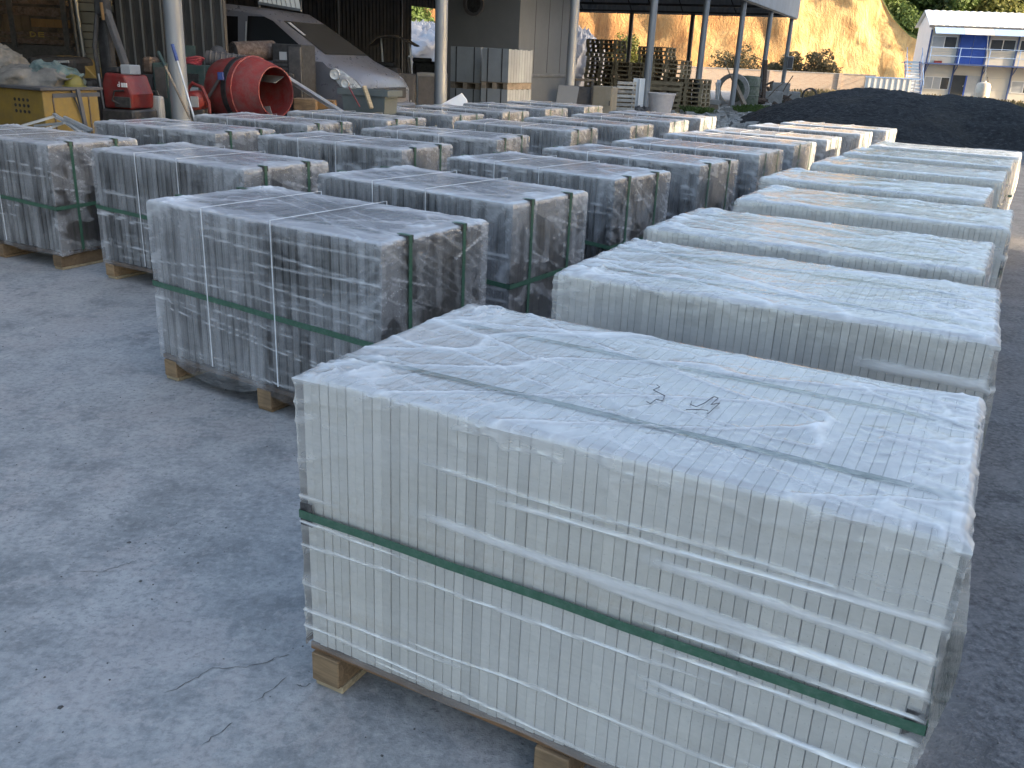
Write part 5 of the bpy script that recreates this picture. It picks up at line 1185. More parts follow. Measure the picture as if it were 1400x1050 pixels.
MB().bx(-w_ / 2, w_ / 2, 0, 0.6, h_ - 0.05, h_).build('top', MT['wood_grey'], r_)
for sx in (-1, 1):
    for y_ in (0.05, 0.55): MB().bx(sx * (w_ / 2 - 0.04) - 0.025, sx * (w_ / 2 - 0.04) + 0.025, y_ - 0.025, y_ + 0.025, 0, h_ - 0.05).build('leg', MT['dark'], r_)
MB().bx(-w_ / 2 + 0.07, w_ / 2 - 0.07, 0.1, 0.5, 0.1, h_ - 0.2).build('drawer_box', MT['greypipe'], r_)
r_, w_, h_ = crate_box('slatted_panel', 'whitewashed slatted panel leaning upright left of the fourth post', 'slatted panel', 843, 869, 111, 160, 25.3, 0.1, None)
r_.rotation_euler = (radians(-6), 0, 0)
for sx in (-1, 1): MB().bx(sx * (w_ / 2 - 0.03) - 0.03, sx * (w_ / 2 - 0.03) + 0.03, 0.02, 0.06, 0, h_).build('stile', MT['wood_grey'], r_)
for k in range(10): MB().bx(-w_ / 2, w_ / 2, 0.0, 0.019, 0.03 + k * h_ / 10, 0.03 + k * h_ / 10 + h_ / 10 * 0.66).build('slat', MT['wood_white'], r_)
r_, w_, h_ = crate_box('white_sheet', 'pale folded metal sheet standing behind the slatted panel', 'sheet', 864, 880, 107, 160, 25.8, 0.1, None)
MB().bx(-w_ / 2, w_ / 2, 0, 0.02, 0, h_).build('sheet', MT['white_board'], r_); MB().bx(0.0, 0.02, -0.06, -0.001, 0, h_ - 0.02).build('fold', MT['white_board'], r_)
c = at3(905, 127, 24.5); Mt = None
r_ = thing('tub', 'large grey plastic tub beside the fourth shed post', 'tub', (c.x, c.y, 0)); zt = c.z; rb = 0.255; rtp = 0.35
zb = max(0, zt - 0.62)
MB().lathe([(0, zb), (rb, zb), (rtp, zt - 0.05), (rtp + 0.02, zt - 0.045), (rtp + 0.02, zt), (rtp - 0.015, zt), (rb - 0.02, zb + 0.04), (0, zb + 0.04)], 36).build('bowl', MT['tub'], r_, True)
if zb > 0.02: MB().bx(-0.3, 0.3, -0.3, 0.3, 0, zb).build('pallet_base', MT['wood_grey'], r_)
c = at3(878, 146, 25.5); lump('scrap_heap', 'small heap of dark scrap at the foot of the fourth post', 'scrap', (c.x, c.y, 0.0), 0.35, 0.25, 0.45, 33, MT['dark'], fold=1.2)

# pallets: one model, copied into stacks
def make_pallet():
    m = MB(); L, W, h = 1.15, 1.0, 0.145
    for i in range(6): y = -W / 2 + 0.06 + i * (W - 0.12) / 5; m.box((0, y, h - 0.011), (L, 0.11, 0.021))
    for x in (-L / 2 + 0.05, 0, L / 2 - 0.05): m.box((x, 0, h - 0.0335), (0.1, W, 0.02))
    for x in (-L / 2 + 0.05, 0, L / 2 - 0.05):
        for y in (-W / 2 + 0.05, 0, W / 2 - 0.05): m.box((x, y, 0.0605), (0.1, 0.1, 0.078))
    for y in (-W / 2 + 0.05, 0, W / 2 - 0.05): m.box((0, y, 0.0105), (L, 0.1, 0.02))
    return m.build('wooden_pallet', MT['wood_pale']), h
pal0, PH = make_pallet(); used = False
rngp = random.Random(5)
NUM = 'first second third fourth fifth sixth seventh eighth ninth tenth eleventh twelfth thirteenth fourteenth fifteenth sixteenth seventeenth eighteenth nineteenth twentieth'.split()
for (px, Y, ztop_py, lab, mt) in ((826, 34.5, 53, 'wooden pallet in the tall dark stack furthest left', 0), (853, 35.8, 80, 'wooden pallet in the low middle stack behind the others', 0), (895, 35.5, 62, 'wooden pallet in the tall stack behind the fourth shed post', 0), (867, 33.9, 84, 'wooden pallet in the front stack left of the fourth post', 0), (916, 33.2, 77, 'wooden pallet in the stack just behind the grey tub', 0), (945, 32.3, 106, 'wooden pallet in the low stack furthest right', 0), (832, 33.2, 117, 'wooden pallet in the low pile before the tall dark stack', 0)):
    n_ = max(3, int(Zat(px, ztop_py, Y) / PH)); x = X(px, Y, 1)
    for k in range(n_):
        if not used: o_ = pal0; used = True
        else: o_ = pal0.copy(); COL.objects.link(o_)
        o_.location = (x + rngp.uniform(-0.03, 0.03), Y + rngp.uniform(-0.03, 0.03), k * PH + 0.002); o_.rotation_euler = (0, 0, radians(-27) + rngp.uniform(-0.04, 0.04))
        tag(o_, lab.replace('wooden pallet in', ('topmost pallet of' if k == n_ - 1 else 'bottom pallet of' if k == 0 else NUM[k] + ' pallet from the ground in')), 'pallet', 'stacked wooden pallets under the shed')
# loose pallet leaning on the stack
o_ = pal0.copy(); COL.objects.link(o_); o_.location = (X(908, 32.0, 0.5), 31.9, 0.52); o_.rotation_euler = (radians(78), 0, radians(-20)); tag(o_, 'single wooden pallet leaning upright against the stack behind the tub', 'pallet')
for i, (a, b) in enumerate((((966, 138, 35.5), (962, 118, 35.9)), ((975, 139, 35.5), (969, 116, 35.9)), ((985, 139, 35.6), (979, 113, 36.0)))):
    p0, p1 = at3(*a), at3(*b); p0.z = 0.0
    if i == 0: gr_ = thing('loose_battens', 'three pale battens propped up right of the low pallet stack', 'battens', (p0.x, p0.y, 0))
    MB().bar(p0 - gr_.location, p1 - gr_.location, 0.05, 0.03).build('batten', MT['wood_white'], gr_)
r_, w_, h_ = crate_box('white_door_leaf', 'narrow white upright panel beside the concrete culvert', 'panel', 979, 984, 109, 140, 36.8, 0.1, None)
MB().bx(-w_ / 2, w_ / 2, 0, 0.05, 0, h_).build('panel', MT['white_board'], r_, bevel=0.004); MB().bx(-w_ / 2 + 0.02, w_ / 2 - 0.02, -0.008, -0.001, 0.1, h_ - 0.1).build('recess', MT['curtain'], r_)
r_, w_, h_ = crate_box('crate_pile', 'grey low crates and slabs at the foot of the pallet stacks', 'crates', 958, 985, 136, 160, 33.0, 0.5, None)
for k in range(3): MB().bx(-w_ / 2 + 0.05 * k, w_ / 2 - 0.08 * (k % 2), 0.02 * k, 0.6, k * h_ / 3 + 0.003, (k + 1) * h_ / 3 - 0.01).build('crate', MT['conc_blk'] if k != 1 else MT['wood_grey'], r_)
# concrete culvert ring with plank and rod against it
c = at3(1002, 120, 39.5); R_ = 0.68
r_ = thing('culvert_ring', 'weathered concrete culvert ring standing open toward the yard', 'culvert', (c.x, c.y, 0), radians(-15))
MB().lathe([(R_ - 0.17, 0), (R_, 0), (R_, 0.9), (R_ - 0.17, 0.9), (R_ - 0.17, 0)], 36, Matrix.Translation((0, 0.45, R_)) @ Matrix.Rotation(pi / 2, 4, 'X')).build('ring', MT['conc_blk'], r_, True)
bar_thing('plank', 'thick grey plank leaning against the culvert ring', 'plank', Vector((X(1021, 38.4, 0), 38.4, 0.02)), at3(1000, 103, 39.0), 0.26, 0.06, MT['wood_grey'])
bar_thing('thin_pole', 'thin dark pole slanting up left over the culvert ring', 'pole', Vector((X(1017, 38.7, 0), 38.7, 0.0)), at3(989, 80, 39.0), 0.04, 0.04, MT['wood_grey'])
c = at3(1022, 122, 42); r_ = thing('green_drum', 'dull green covered drum behind the leaning plank', 'drum', (c.x, 42, 0)); zt = Zat(1022, 104, 42)
MB().lathe([(0, 0), (0.5, 0), (0.52, 0.05), (0.52, zt - 0.1), (0.45, zt), (0, zt + 0.03)], 28).build('drum_body', MT['green_drum'], r_, True)
for z_ in (zt * 0.35, zt * 0.68): MB().lathe([(0.52, z_ - 0.02), (0.54, z_), (0.52, z_ + 0.02)], 28).build('hoop', MT['green_drum'], r_, True)
# scrap machine, stump and blocks near the last posts
r_ = thing('scrap_machine', 'rusty dark scrap machinery heaped at the last shed posts', 'scrap', (X(1050, 43, 0.5), 43, 0))
rs = random.Random(4)
for k in range(26):
    a = Vector((rs.uniform(-0.9, 0.9), rs.uniform(-0.5, 0.5), rs.uniform(0, 0.6))); d = Vector((rs.uniform(-1, 1), rs.uniform(-0.5, 0.5), rs.uniform(-0.2, 1.0))).normalized() * rs.uniform(0.3, 1.1); b = a + d; b.z = max(0.02, b.z)
    if k % 3: MB().tube([a, a.lerp(b, 0.5) + Vector((0, 0, 0.06)), b], rs.uniform(0.02, 0.06), 7).build('scrap_rod', MT['rust'], r_)
    else: MB().box(a, (rs.uniform(0.2, 0.5), rs.uniform(0.2, 0.4), rs.uniform(0.15, 0.4)), Matrix.Rotation(rs.uniform(-0.6, 0.6), 3, 'Y')).build('scrap_block', MT['rust'], r_, bevel=0.02)
bar_thing('dark_post', 'short dark timber post leaning beside the seventh shed post', 'timber post', Vector((X(1043, 42.6, 0), 42.6, 0)), at3(1047, 82, 42.6), 0.16, 0.16, MT['rust'])
for k, (px, py, Y) in enumerate(((1056, 131, 43), (1080, 131, 44.5), (1066, 119, 44))):
    c = at3(px, py, Y); r_ = thing('concrete_block', ('left concrete block at the weeds below the last posts', 'right concrete block at the weeds below the last posts', 'upper concrete block resting behind the two front ones')[k], 'concrete block', (c.x, c.y, 0))
    MB().bx(-0.42, 0.42, -0.25, 0.25, 0, max(0.35, c.z + 0.2)).build('block', MT['conc_blk'], r_, bevel=0.03); MB().tube([(0, 0, max(0.35, c.z + 0.2) - 0.02), (0.05, 0, max(0.35, c.z + 0.2) + 0.08), (0.12, 0, max(0.35, c.z + 0.2) - 0.02)], 0.012, 6).build('lifting_eye', MT['rust'], r_)
p = sh(42, 0); r_ = thing('meter_box', 'grey electrical meter box fixed on the last shed post', 'meter box', (p.x + 0.16, p.y - 0.14, Zat(1079, 95, p.y)))
hb = Zat(1079, 77, p.y) - Zat(1079, 95, p.y); MB().bx(-0.16, 0.16, -0.1, 0.1, 0, hb).build('box', MT['galv'], r_, bevel=0.015); MB().bx(-0.12, 0.12, -0.115, -0.101, 0.06, hb - 0.06).build('door', MT['greypipe'], r_)
c = at3(1107, 129, 49); r_ = thing('pipe_end', 'short black corrugated pipe with open end on the grass', 'pipe', (c.x, 49, 0), radians(-20)); R_ = 0.36
MB().lathe([(R_ - 0.05, 0), (R_, 0), (R_, 0.7), (R_ - 0.05, 0.7), (R_ - 0.05, 0)], 28, Matrix.Translation((0, 0.35, R_ + 0.02)) @ Matrix.Rotation(pi / 2, 4, 'X')).build('tube', MT['black'], r_, True)
for k in range(5): MB().lathe([(R_, 0.06 + 0.13 * k), (R_ + 0.025, 0.09 + 0.13 * k), (R_, 0.12 + 0.13 * k)], 28, Matrix.Translation((0, 0.35, R_ + 0.02)) @ Matrix.Rotation(pi / 2, 4, 'X')).build('corrugation', MT['black'], r_, True)

# ------------------------------------------------------------------ boundary wall, sheet fence, tarp heap
def wall(name, label, cat, pts, h, mt, th=0.2, cap=True, posts=0):
    a, b = Vector(pts[0]), Vector(pts[1]); r_ = thing(name, label, cat, a, math.atan2(b.y - a.y, b.x - a.x)); L = (b - a).length
    MB().bx(0, L, 0, th, 0, h).build('wall_face', mt, r_)
    if cap: MB().bx(-0.02, L + 0.02, -0.03, th + 0.03, h + 0.001, h + 0.07).build('coping', MT['conc_blk'], r_)
    for i in range(posts): x = L * (i + 0.5) / posts; MB().bx(x - 0.12, x + 0.12, -0.08, -0.001, 0, h + 0.05).build('pier', mt, r_)
    return r_
wall('brick_wall', 'low sunlit brick boundary wall at the foot of the orange cut bank', 'brick wall', ((X(560, 70, 1), 70, 0), (X(1196, 66, 1), 66, 0)), 1.45, MT['brickwall'], posts=7)
r_ = wall('sheet_fence', 'short pale corrugated sheet fence left of the blue-door house stairs', 'fence', ((X(1183, 63.5, 1), 63.5, 0), (X(1246, 63, 1), 63, 0)), 1.35, MT['white_paint'], 0.05, False)
for k in range(9): MB().bx(0.15 + k * 0.37, 0.21 + k * 0.37, -0.03, -0.001, 0.05, 1.33).build('fence_rib', MT['curtain'], r_)
MB().bx(-0.05, 3.5, -0.04, 0.09, 1.351, 1.42).build('top_rail', MT['awn_blue'], r_)
lump('tarp_heap', 'heap covered with white tarpaulin beyond the back opening of the shed', 'tarp heap', (X(585, 62, 1), 62, 0), 6.5, 4.0, 3.2, 51, MT['tarp'], n=60, fold=0.4)
lump('tarp_heap', 'heap covered with pale tarpaulin seen right of the machine room', 'tarp heap', (X(782, 58, 1), 58.5, 0), 2.4, 2.5, 3.2, 57, MT['tarp'], n=50, fold=0.4)

# ------------------------------------------------------------------ dark gravel heap
def gravel():
    nx, ny = 150, 110; xs = np.linspace(5.2, 18.0, nx); ys = np.linspace(19.5, 36, ny); A, B = np.meshgrid(xs, ys)
    def cone(cx, cy, h, rx, ry, p=1.25): return h - h * (((A - cx) / rx) ** 2 + ((B - cy) / ry) ** 2) ** (0.5 * p)
    h1 = cone(10.35, 27.5, 1.16, 3.5, 5.0, 1.9); h1b = cone(9.3, 27.0, 1.0, 3.0, 5.0, 1.7); h2 = cone(12.6, 26.8, 1.12, 3.0, 4.6, 1.8)
    k = 0.09; H = k * np.log(np.exp(h1 / k) + np.exp(h2 / k) + np.exp(h1b / k) + np.exp(np.full_like(h1, -0.25) / k))
    H += 0.22 * (fbm(A * 0.7, B * 0.7, 3) - 0.5) + 0.11 * (fbm(A * 2.2, B * 2.2, 8) - 0.5) + 0.05 * (vn(A * 9, B * 9, 2) - 0.5)
    H = np.where((A <= xs[1]) | (A >= xs[-2]) | (B <= ys[1]) | (B >= ys[-2]), -0.3, H)
    c = Vector((10.5, 27.5, 0)); V = np.stack([A - c.x, B - c.y, H], -1).reshape(-1, 3)
    i = np.arange((ny - 1) * nx).reshape(ny - 1, nx)[:, :-1].ravel(); Q = np.stack([i, i + 1, i + nx + 1, i + nx], -1)
    o_ = np_mesh('gravel_heap', V, Q, MT['gravel']); o_.location = c
    tag(o_, 'broad heap of dark crushed gravel beyond the farthest pallets', 'gravel heap', kind='stuff')
gravel()

# ------------------------------------------------------------------ two-storey site house with blue doors
def make_house():
    Yh = 66.0; a = radians(-12); p = at_px(1260, Yh, 1.0)
    H = thing('site_house', 'two-storey prefabricated white site house with blue doors and outside stair', 'house', (p.x, p.y, 0), a)
    bay = 1.86; N = 6; L = bay * N; D = 4.6; z1 = 2.48; z2 = 5.0; zr = 5.95
    MB().bx(0, L, 0, D, 0, z2).build('wall', MT['cream_wall'], H)
    MB().bx(-0.06, -0.001, 0, D, 0, z2).build('gable_wall', MT['white_paint'], H)
    m = MB(); m.poly([(-0.0, z2), (D, z2), (D / 2, zr - 0.05)], 0.06, Matrix.Translation((-0.06, 0, 0)) @ Matrix(((0, 0, 1, 0), (1, 0, 0, 0), (0, 1, 0, 0), (0, 0, 0, 1)))); m.build('gable_wall', MT['white_paint'], H)
    # roof sheets with ribs
    for s, (y0, zz0, y1, zz1) in enumerate(((-0.45, z2 - 0.14, D / 2, zr), (D / 2, zr, D + 0.35, z2 - 0.1))):
        m = MB(); vs = []; fs = []; n_ = 48
        for i in range(n_ + 1):
            x = -0.3 + (L + 0.6) * i / n_; o_ = 0.045 if i % 2 else 0.0
            vs += [(x, y0, zz0 + o_), (x, y1, zz1 + o_), (x, y0, zz0 + o_ - 0.03), (x, y1, zz1 + o_ - 0.03)]
        for i in range(n_): b = i * 4; fs += [(b, b + 4, b + 5, b + 1), (b + 2, b + 3, b + 7, b + 6), (b, b + 2, b + 6, b + 4), (b + 1, b + 5, b + 7, b + 3)]
        rf = m.add(vs, fs).build('roof', MT['white_paint'], H)
        if s == 0: MB().bx(-0.3, L + 0.3, -0.52, -0.455, z2 - 0.28, z2 - 0.12).build('gutter', MT['greypipe'], rf)
    # awning panels under the eave
    for i in range(N):
        x0 = 0.05 + i * bay; m = MB(); m.add([(x0, -1.15, 4.33), (x0 + bay - 0.02, -1.15, 4.33), (x0 + bay - 0.02, -0.5, 4.74), (x0, -0.5, 4.74), (x0, -1.15, 4.36), (x0 + bay - 0.02, -1.15, 4.36), (x0 + bay - 0.02, -0.5, 4.77), (x0, -0.5, 4.77)], [(0, 3, 2, 1), (4, 5, 6, 7), (0, 1, 5, 4), (1, 2, 6, 5), (2, 3, 7, 6), (3, 0, 4, 7)])
        m.build('awning_panel', MT['awn_blue'] if i % 2 == 0 else MT['awn_white'], H)
    # walkway, posts, railing
    MB().bx(-0.1, L + 0.1, -1.05, -0.002, z1 - 0.09, z1).build('walkway', MT['house_post'], H)
    for i in range(N + 1):
        MB().bx(i * bay - 0.045, i * bay + 0.045, -0.09, -0.002, 0, z1 - 0.095).build('post', MT['house_post'], H)
        MB().bx(i * bay - 0.045, i * bay + 0.045, -0.09, -0.002, z1 + 0.003, 4.6).build('post', MT['house_post'], H)
        MB().bar((i * bay, -1.0, z1 - 0.1), (i * bay, -0.05, z1 - 0.7), 0.05, 0.05).build('bracket', MT['house_post'], H)
        MB().bx(i * bay - 0.025, i * bay + 0.025, -1.03, -0.98, z1, z1 + 1.0).build('railing_post', MT['awn_blue'], H)
    for z in (0.45, 0.98): MB().bx(-0.1, L + 0.1, -1.02, -0.99, z1 + z, z1 + z + 0.035).build('railing_bar', MT['awn_blue'], H)
    # seams between wall panels, doors and windows bay by bay
    def window(x0, x1, za, zb, kinds):
        f_ = MB(); w4 = 0.05
        f_.bx(x0, x1, -0.035, -0.002, zb - w4, zb); f_.bx(x0, x1, -0.035, -0.002, za, za + w4); f_.bx(x0, x0 + w4, -0.035, -0.002, za + w4, zb - w4); f_.bx(x1 - w4, x1, -0.035, -0.002, za + w4, zb - w4)
        k = len(kinds); ww = (x1 - x0 - 2 * w4) / k
        for j in range(1, k): xm = x0 + w4 + j * ww; f_.bx(xm - 0.025, xm + 0.025, -0.034, -0.002, za + w4, zb - w4)
        o_ = f_.build('window', MT['white_paint'], H)
        for j, kd in enumerate(kinds):
            xa = x0 + w4 + j * ww + (0.026 if j else 0.001); xb = x0 + w4 + (j + 1) * ww - (0.026 if j < k - 1 else 0.001)
            MB().bx(xa, xb, -0.018, -0.004, za + w4 + 0.001, zb - w4 - 0.001).build('pane', MT[kd], o_)
    def door(x0, x1, z0, zt, mt, leaves=2):
        for j in range(leaves):
            xa = x0 + (x1 - x0) * j / leaves + 0.012; xb = x0 + (x1 - x0) * (j + 1) / leaves - 0.012
            d_ = MB().bx(xa, xb, -0.04, -0.002, z0 + 0.02, zt).build('door', MT[mt[j]], H)
            MB().bx(xb - 0.12, xb - 0.09, -0.07, -0.041, z0 + 1.0, z0 + 1.12).build('handle', MT['alu'], d_)
    up = z1
    window(0.12, bay - 0.12, up + 0.95, up + 1.75, ('curtain', 'pane'))
    door(bay + 0.06, 2 * bay - 0.06, up, up + 1.98, ('house_blue', 'house_blue'))
    window(2 * bay + 0.12, 3 * bay - 0.12, up + 0.9, up + 1.68, ('pane', 'pane')); window(3 * bay + 0.12, 4 * bay - 0.12, up + 0.9, up + 1.68, ('pane', 'pane'))
    door(4 * bay + 0.06, 5 * bay - 0.06, up, up + 1.98, ('house_blue', 'house_blue')); window(5 * bay + 0.12, 6 * bay - 0.12, up + 0.9, up + 1.68, ('pane', 'pane'))
    window(0.1, bay - 0.1, 0.75, 1.6, ('curtain', 'curtain', 'pane'))
    door(bay + 0.06, 2 * bay - 0.06, 0, 1.75, ('pane', 'curtain')); MB().bx(1.5 * bay - 0.05, 1.5 * bay + 0.05, -0.06, -0.041, 0, 1.75).build('door_post', MT['house_blue'], H)
    window(3 * bay + 0.12, 4 * bay - 0.12, 0.75, 1.55, ('curtain', 'pane')); window(5 * bay + 0.12, 6 * bay - 0.12, 0.75, 1.55, ('curtain', 'pane'))
    for i in (2, 4):
        for z in (0.85, 1.65): MB().bx(i * bay + 0.06, (i + 1) * bay - 0.06, -0.006, -0.001, z, z + 0.015).build('panel_seam', MT['curtain'], H)
    for i in (0, 2, 3, 5):
        for z in (0.4, 0.75): MB().bx(i * bay + 0.06, (i + 1) * bay - 0.06, -0.006, -0.001, up + z, up + z + 0.015).build('panel_seam', MT['curtain'], H)
    MB().bx(0.5, 1.0, -0.12, -0.005, z1 + 0.01, z1 + 0.16).build('red_bucket', MT['red'], H)
    # outside stair at the gable end
    n_ = 11; ya, yb = -2.5, 0.35
    stair = MB().bar((-1.32, ya, 0.05), (-1.32, yb, z1), 0.04, 0.18).build('stair', MT['house_post'], H); MB().bar((-0.36, ya, 0.05), (-0.36, yb, z1), 0.04, 0.18).build('stair_string', MT['house_post'], stair)
    for k in range(n_):
        f_ = (k + 0.5) / n_; y = ya + (yb - ya) * f_; MB().bx(-1.295, -0.385, y - 0.13, y + 0.13, z1 * f_ + 0.02, z1 * f_ + 0.05).build('tread', MT['white_paint'], stair); MB().bx(-1.295, -0.385, y + 0.105, y + 0.125, z1 * f_ + 0.051, z1 * f_ + 0.16).build('riser', MT['white_paint'], stair)
    for x in (-1.34, -0.34):
        MB().bar((x, ya, 1.0), (x, yb, z1 + 0.95), 0.03, 0.03).build('handrail', MT['awn_blue'], stair)
        for k in range(5): f_ = (k + 0.5) / 5; y = ya + (yb - ya) * f_; MB().bx(x - 0.015, x + 0.015, y - 0.015, y + 0.015, z1 * f_, z1 * f_ + 0.97).build('baluster', MT['awn_blue'], stair)
    MB().bx(-1.35, -0.08, yb + 0.02, yb + 1.2, z1 - 0.06, z1).build('landing', MT['house_post'], H)
    MB().bx(-0.3, L + 0.3, -0.9, -0.1, 0.0, 0.12).build('plinth', MT['conc_blk'], H)
    return H
house = make_house()
c = at3(1343, 125, 60); r_ = thing('water_tank', 'cream cylindrical water tank on the ground before the site house', 'water tank', (c.x, 60, 0)); zt = Zat(1345, 112, 60)
MB().lathe([(0, 0), (0.42, 0), (0.45, 0.04), (0.44, zt - 0.25), (0.36, zt - 0.08), (0.14, zt), (0, zt)], 28).build('tank_body', MT['tank'], r_, True)
MB().lathe([(0, zt), (0.13, zt + 0.001), (0.13, zt + 0.06), (0, zt + 0.07)], 18).build('lid', MT['tank'], r_, True)
for z_ in (0.35, 0.75): MB().lathe([(0.445, z_ - 0.02), (0.46, z_), (0.445, z_ + 0.02)], 28).build('hoop', MT['tank'], r_, True)
MB().tube([(0.05, 0, zt), (-0.05, 0.2, zt + 1.2), (-0.15, 0.5, zt + 2.8)], 0.015, 6).build('filling_hose', MT['curtain'], r_); MB().box((0.18, 0, zt + 0.16), (0.06, 0.05, 0.34), Matrix.Rotation(-0.3, 3, 'Y')).build('float_arm', MT['dark'], r_)

# ------------------------------------------------------------------ trees, bushes, grass
def leaf_cloud(n, blobs, size, seed, flat=0.5):
    rng = np.random.RandomState(seed); bl = np.array(blobs); wts = (bl[:, 3] * bl[:, 4] * bl[:, 5]) ** 0.7; idx = rng.choice(len(bl), n, p=wts / wts.sum())
    d = rng.normal(size=(n, 3)); d /= np.linalg.norm(d, axis=1)[:, None]; r = rng.uniform(0.45, 1.05, n) ** 0.6
    P = bl[idx, :3] + d * bl[idx, 3:6] * r[:, None]
    nr = d + rng.normal(size=(n, 3)) * 0.7 + np.array([0, 0, 0.5]); nr /= np.linalg.norm(nr, axis=1)[:, None]
    t = np.cross(nr, rng.normal(size=(n, 3))); t /= np.linalg.norm(t, axis=1)[:, None]; b = np.cross(nr, t)
    s = size * rng.uniform(0.5, 1.3, n)[:, None]
    V = np.stack([P - t * s, P + b * s * 0.55 + nr * s * 0.15, P + t * s, P - b * s * 0.55 + nr * s * 0.15], 1).reshape(-1, 3)
    return V, np.arange(4 * n).reshape(n, 4)
def tree(name, label, cat, loc, h, rx, mt, seed, n=2600, leaf=0.2, grp=None, trunk=True):
    t = thing(name, label, cat, loc, 0, grp); rg = random.Random(seed)
    blobs = []
    for k in range(11):
        a = rg.uniform(0, 2 * pi); q = rg.uniform(0.15, 0.85) * rx; z = h * rg.uniform(0.38, 0.92); s = rx * rg.uniform(0.28, 0.5) * (1.15 - 0.5 * abs(z / h - 0.6))
        blobs.append((q * cos(a), q * sin(a), z, s, s, s * 0.8))
    V, Q = leaf_cloud(n, blobs, leaf, seed); np_mesh('crown', V, Q, MT[mt], t, smooth=False)
    if trunk:
        m = MB(); m.tube([(0, 0, -0.5), (0.05, 0, h * 0.25), (rg.uniform(-0.2, 0.2), 0.1, h * 0.6), (0, 0, h * 0.85)], [0.02 * h + 0.05, 0.018 * h + 0.03, 0.012 * h, 0.02], 9)
        for b in blobs[:7]: m.tube([(0, 0, h * 0.35), (b[0] * 0.5, b[1] * 0.5, (h * 0.35 + b[2]) / 2), (b[0], b[1], b[2])], [0.012 * h, 0.008 * h, 0.01], 6)
        m.build('trunk', MT['bark'], t, True)
    return t
TL = {'leaf_d': 'dark evergreen tree in the wood on the bank above the site house', 'leaf_y': 'yellow-green tree in the wood on the bank above the site house', 'leaf_g': 'fresh green tree in the wood on the bank above the site house'}
rgt = random.Random(12)
for k, (px, Y, zb, h, rx, mt) in enumerate(((1195, 97, 9.0, 6, 3.0, 'leaf_d'), (1215, 95, 6.6, 6.5, 2.8, 'leaf_d'), (1235, 94, 5.4, 6, 2.6, 'leaf_g'), (1252, 96, 5.2, 7.5, 3.0, 'leaf_d'), (1272, 93, 4.8, 6.5, 2.8, 'leaf_d'), (1295, 96, 5.0, 8, 3.2, 'leaf_d'), (1312, 91.5, 4.6, 5.2, 2.4, 'leaf_g'),
        (1330, 95, 5, 7.5, 3.0, 'leaf_y'), (1350, 91.5, 4.6, 5.4, 2.4, 'leaf_y'), (1368, 97, 5.2, 8, 3.2, 'leaf_d'), (1385, 93, 4.8, 6.5, 2.6, 'leaf_d'), (1405, 96, 5, 8, 3.2, 'leaf_d'), (1425, 93, 4.8, 7, 3, 'leaf_g'), (1180, 103, 12.0, 6, 3, 'leaf_g'), (1225, 103, 8.0, 8, 3.4, 'leaf_d'), (1262, 104, 8, 8.5, 3.4, 'leaf_d'), (1300, 105, 8, 9, 3.6, 'leaf_d'), (1340, 104, 8, 9, 3.6, 'leaf_d'), (1380, 105, 8, 9, 3.6, 'leaf_d'), (1420, 104, 8, 9, 3.6, 'leaf_d'))):
    row_ = k if k < 13 else k - 13; lab_ = TL[mt].split(' in the wood')[0] + ', %s from the left in the %s row of the wood' % (NUM[row_], 'front' if k < 13 else 'back')
    tree('bank_tree', lab_, 'tree', (X(px, Y, 7), Y, zb - 0.4), h, rx, mt, 100 + k, 2400 if mt == 'leaf_d' else 3000, 0.24, 'trees in the wood above the cut bank')
for k, (px, Y) in enumerate(((575, 92), (600, 94), (560, 95))):
    tree('bank_tree', ('middle', 'rightmost', 'leftmost')[k] + ' green tree beyond the shed back opening behind the tarp heap', 'tree', (X(px, Y, 3), Y - 18, 0), 7.5, 3.2, 'leaf_g', 140 + k, 2200, 0.24, 'trees beyond the shed')
for k, (px, py, Y, h, rx, lab) in enumerate(((1003, 110, 71.5, 3.0, 2.0, 'dry brown-green bush rising over the brick wall right of the sixth post'), (1098, 112, 72, 2.6, 1.7, 'scrubby bush over the brick wall right of the last shed post'), (1120, 112, 72.5, 2.2, 1.6, 'low olive bush over the brick wall beside the cut bank'), (1065, 110, 72, 1.8, 1.2, 'small dry bush over the brick wall behind the last posts'), (860, 112, 71.5, 3.4, 1.7, 'tall thin bush behind the pallet stacks at the foot of the cut bank'))):
    tree('bush', lab, 'bush', (X(px, Y, 1), Y, 0.2), h, rx, 'leaf_b' if k != 4 else 'leaf_y', 170 + k, 1900, 0.12)
bl_ = []
for k in range(170):
    px = 1170 + k * 1.45; up_ = rgt.uniform(0, 1); Y = 88.5 + up_ * 7; x = X(px, Y, 6); bl_.append((x, Y, hill_crest(x) + 0.2 + up_ * 3.2 + rgt.uniform(-0.3, 0.6), rgt.uniform(0.8, 1.5), 1.2, rgt.uniform(0.6, 1.1)))
V, Q = leaf_cloud(20000, bl_, 0.18, 77); tag(np_mesh('undergrowth', V, Q, MT['leaf_g'], None, smooth=False), 'tangled green undergrowth along the top edge of the cut bank', 'undergrowth', kind='stuff')
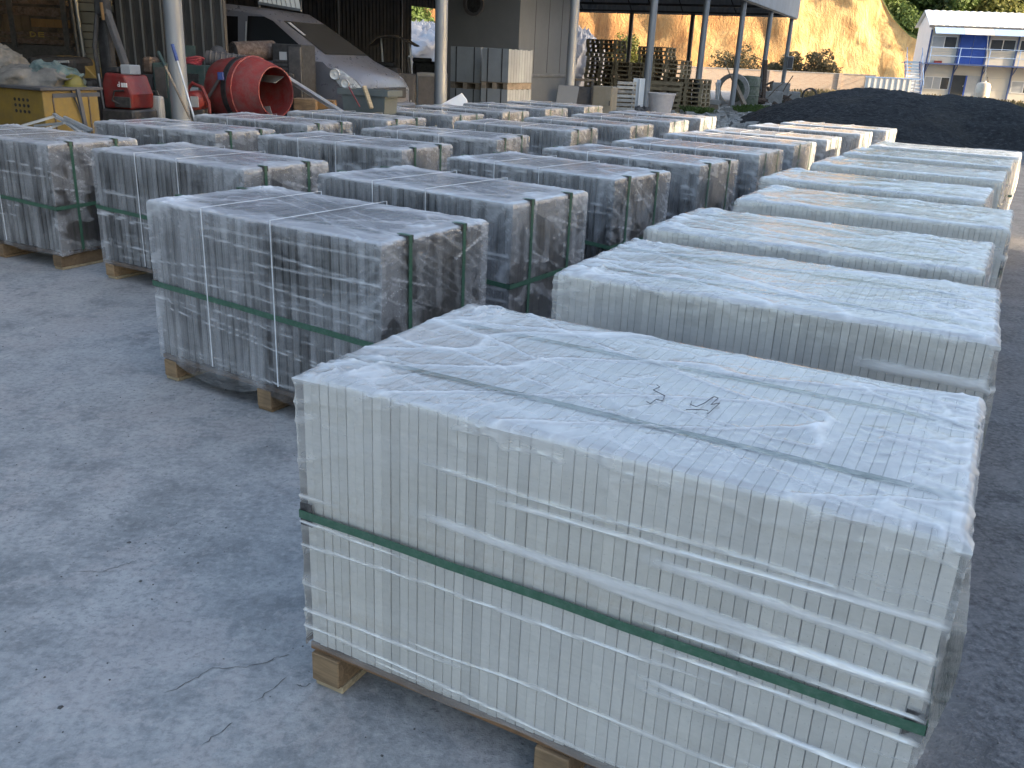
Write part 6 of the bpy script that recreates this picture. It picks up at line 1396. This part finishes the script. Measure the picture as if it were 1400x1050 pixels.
def grass(name, label, areas, n, hmin, hmax, mt, seed):
    rng = np.random.RandomState(seed); P = []
    for (x0, x1, y0, y1, w_) in areas:
        m = int(n * w_); P.append(np.stack([rng.uniform(x0, x1, m), rng.uniform(y0, y1, m)], -1))
    P = np.concatenate(P); keep = fbm(P[:, 0] * 0.5, P[:, 1] * 0.5, seed) > 0.42; P = P[keep]; m = len(P)
    h = rng.uniform(hmin, hmax, m) * (0.5 + fbm(P[:, 0] * 0.8, P[:, 1] * 0.8, seed + 1)); a = rng.uniform(0, 2 * pi, m); w_ = 0.012 + h * 0.03; ln = rng.normal(size=(m, 2)) * 0.35 * h[:, None]
    c, s = np.cos(a) * w_, np.sin(a) * w_; z = np.zeros(m)
    V = np.stack([np.stack([P[:, 0] - c, P[:, 1] - s, z], -1), np.stack([P[:, 0] + c, P[:, 1] + s, z], -1), np.stack([P[:, 0] + ln[:, 0] + c * 0.4, P[:, 1] + ln[:, 1] + s * 0.4, h], -1), np.stack([P[:, 0] + ln[:, 0] * 1.2 - c * 0.4, P[:, 1] + ln[:, 1] * 1.2, h * 0.9], -1)], 1).reshape(-1, 3)
    o_ = np_mesh(name, V, np.arange(4 * m).reshape(m, 4), MT[mt], None, smooth=False); tag(o_, label, 'grass', kind='stuff')
grass('weeds', 'green weeds growing round the last shed posts and the black pipe', [(X(1030, 45, 0), X(1120, 45, 0), 43.5, 50, 0.5), (X(985, 37, 0), X(1035, 37, 0), 33, 37.5, 0.12), (X(935, 32, 0), X(965, 32, 0), 30.8, 32, 0.03)], 30000, 0.08, 0.3, 'leaf_g', 5)
grass('dry_grass', 'dry grass and weeds between gravel heap and site house', [(17, 48, 36, 62, 0.8), (20, 30, 55, 68, 0.2)], 45000, 0.15, 0.45, 'leaf_b', 9)
# rubble of broken stone on the pale ground
def rubble(areas, n, seed):
    rng = np.random.RandomState(seed); V = []; Q = []; base = np.array([[-1, -1, -.6], [1, -1, -.6], [1, 1, -.6], [-1, 1, -.6], [-.7, -.7, .7], [.8, -.6, .6], [.6, .8, .8], [-.8, .7, .6]])
    fq = np.array([[0, 3, 2, 1], [4, 5, 6, 7], [0, 1, 5, 4], [1, 2, 6, 5], [2, 3, 7, 6], [3, 0, 4, 7]]); off = 0
    for (x0, x1, y0, y1, w_) in areas:
        for k in range(int(n * w_)):
            s = rng.uniform(0.03, 0.11) * (1 + (rng.rand() > 0.94) * 1.2); b = base * (1 + rng.uniform(-.35, .35, base.shape)) * s * np.array([1, rng.uniform(.6, 1), rng.uniform(.4, .8)]); a = rng.uniform(0, 6.28)
            R2 = np.array([[cos(a), -sin(a), 0], [sin(a), cos(a), 0], [0, 0, 1]]); V.append(b @ R2.T + np.array([rng.uniform(x0, x1), rng.uniform(y0, y1), s * 0.3])); Q.append(fq + off); off += 8
    o_ = np_mesh('rubble', np.concatenate(V), np.concatenate(Q), MT['conc_blk'], None, smooth=False); tag(o_, 'pale broken stone rubble strewn beyond the grey pallets', 'rubble', kind='stuff')
rubble([(4.6, 9.5, 26, 34, 0.6), (6, 12, 33, 42, 0.3), (9, 14, 38, 46, 0.1)], 3200, 3)
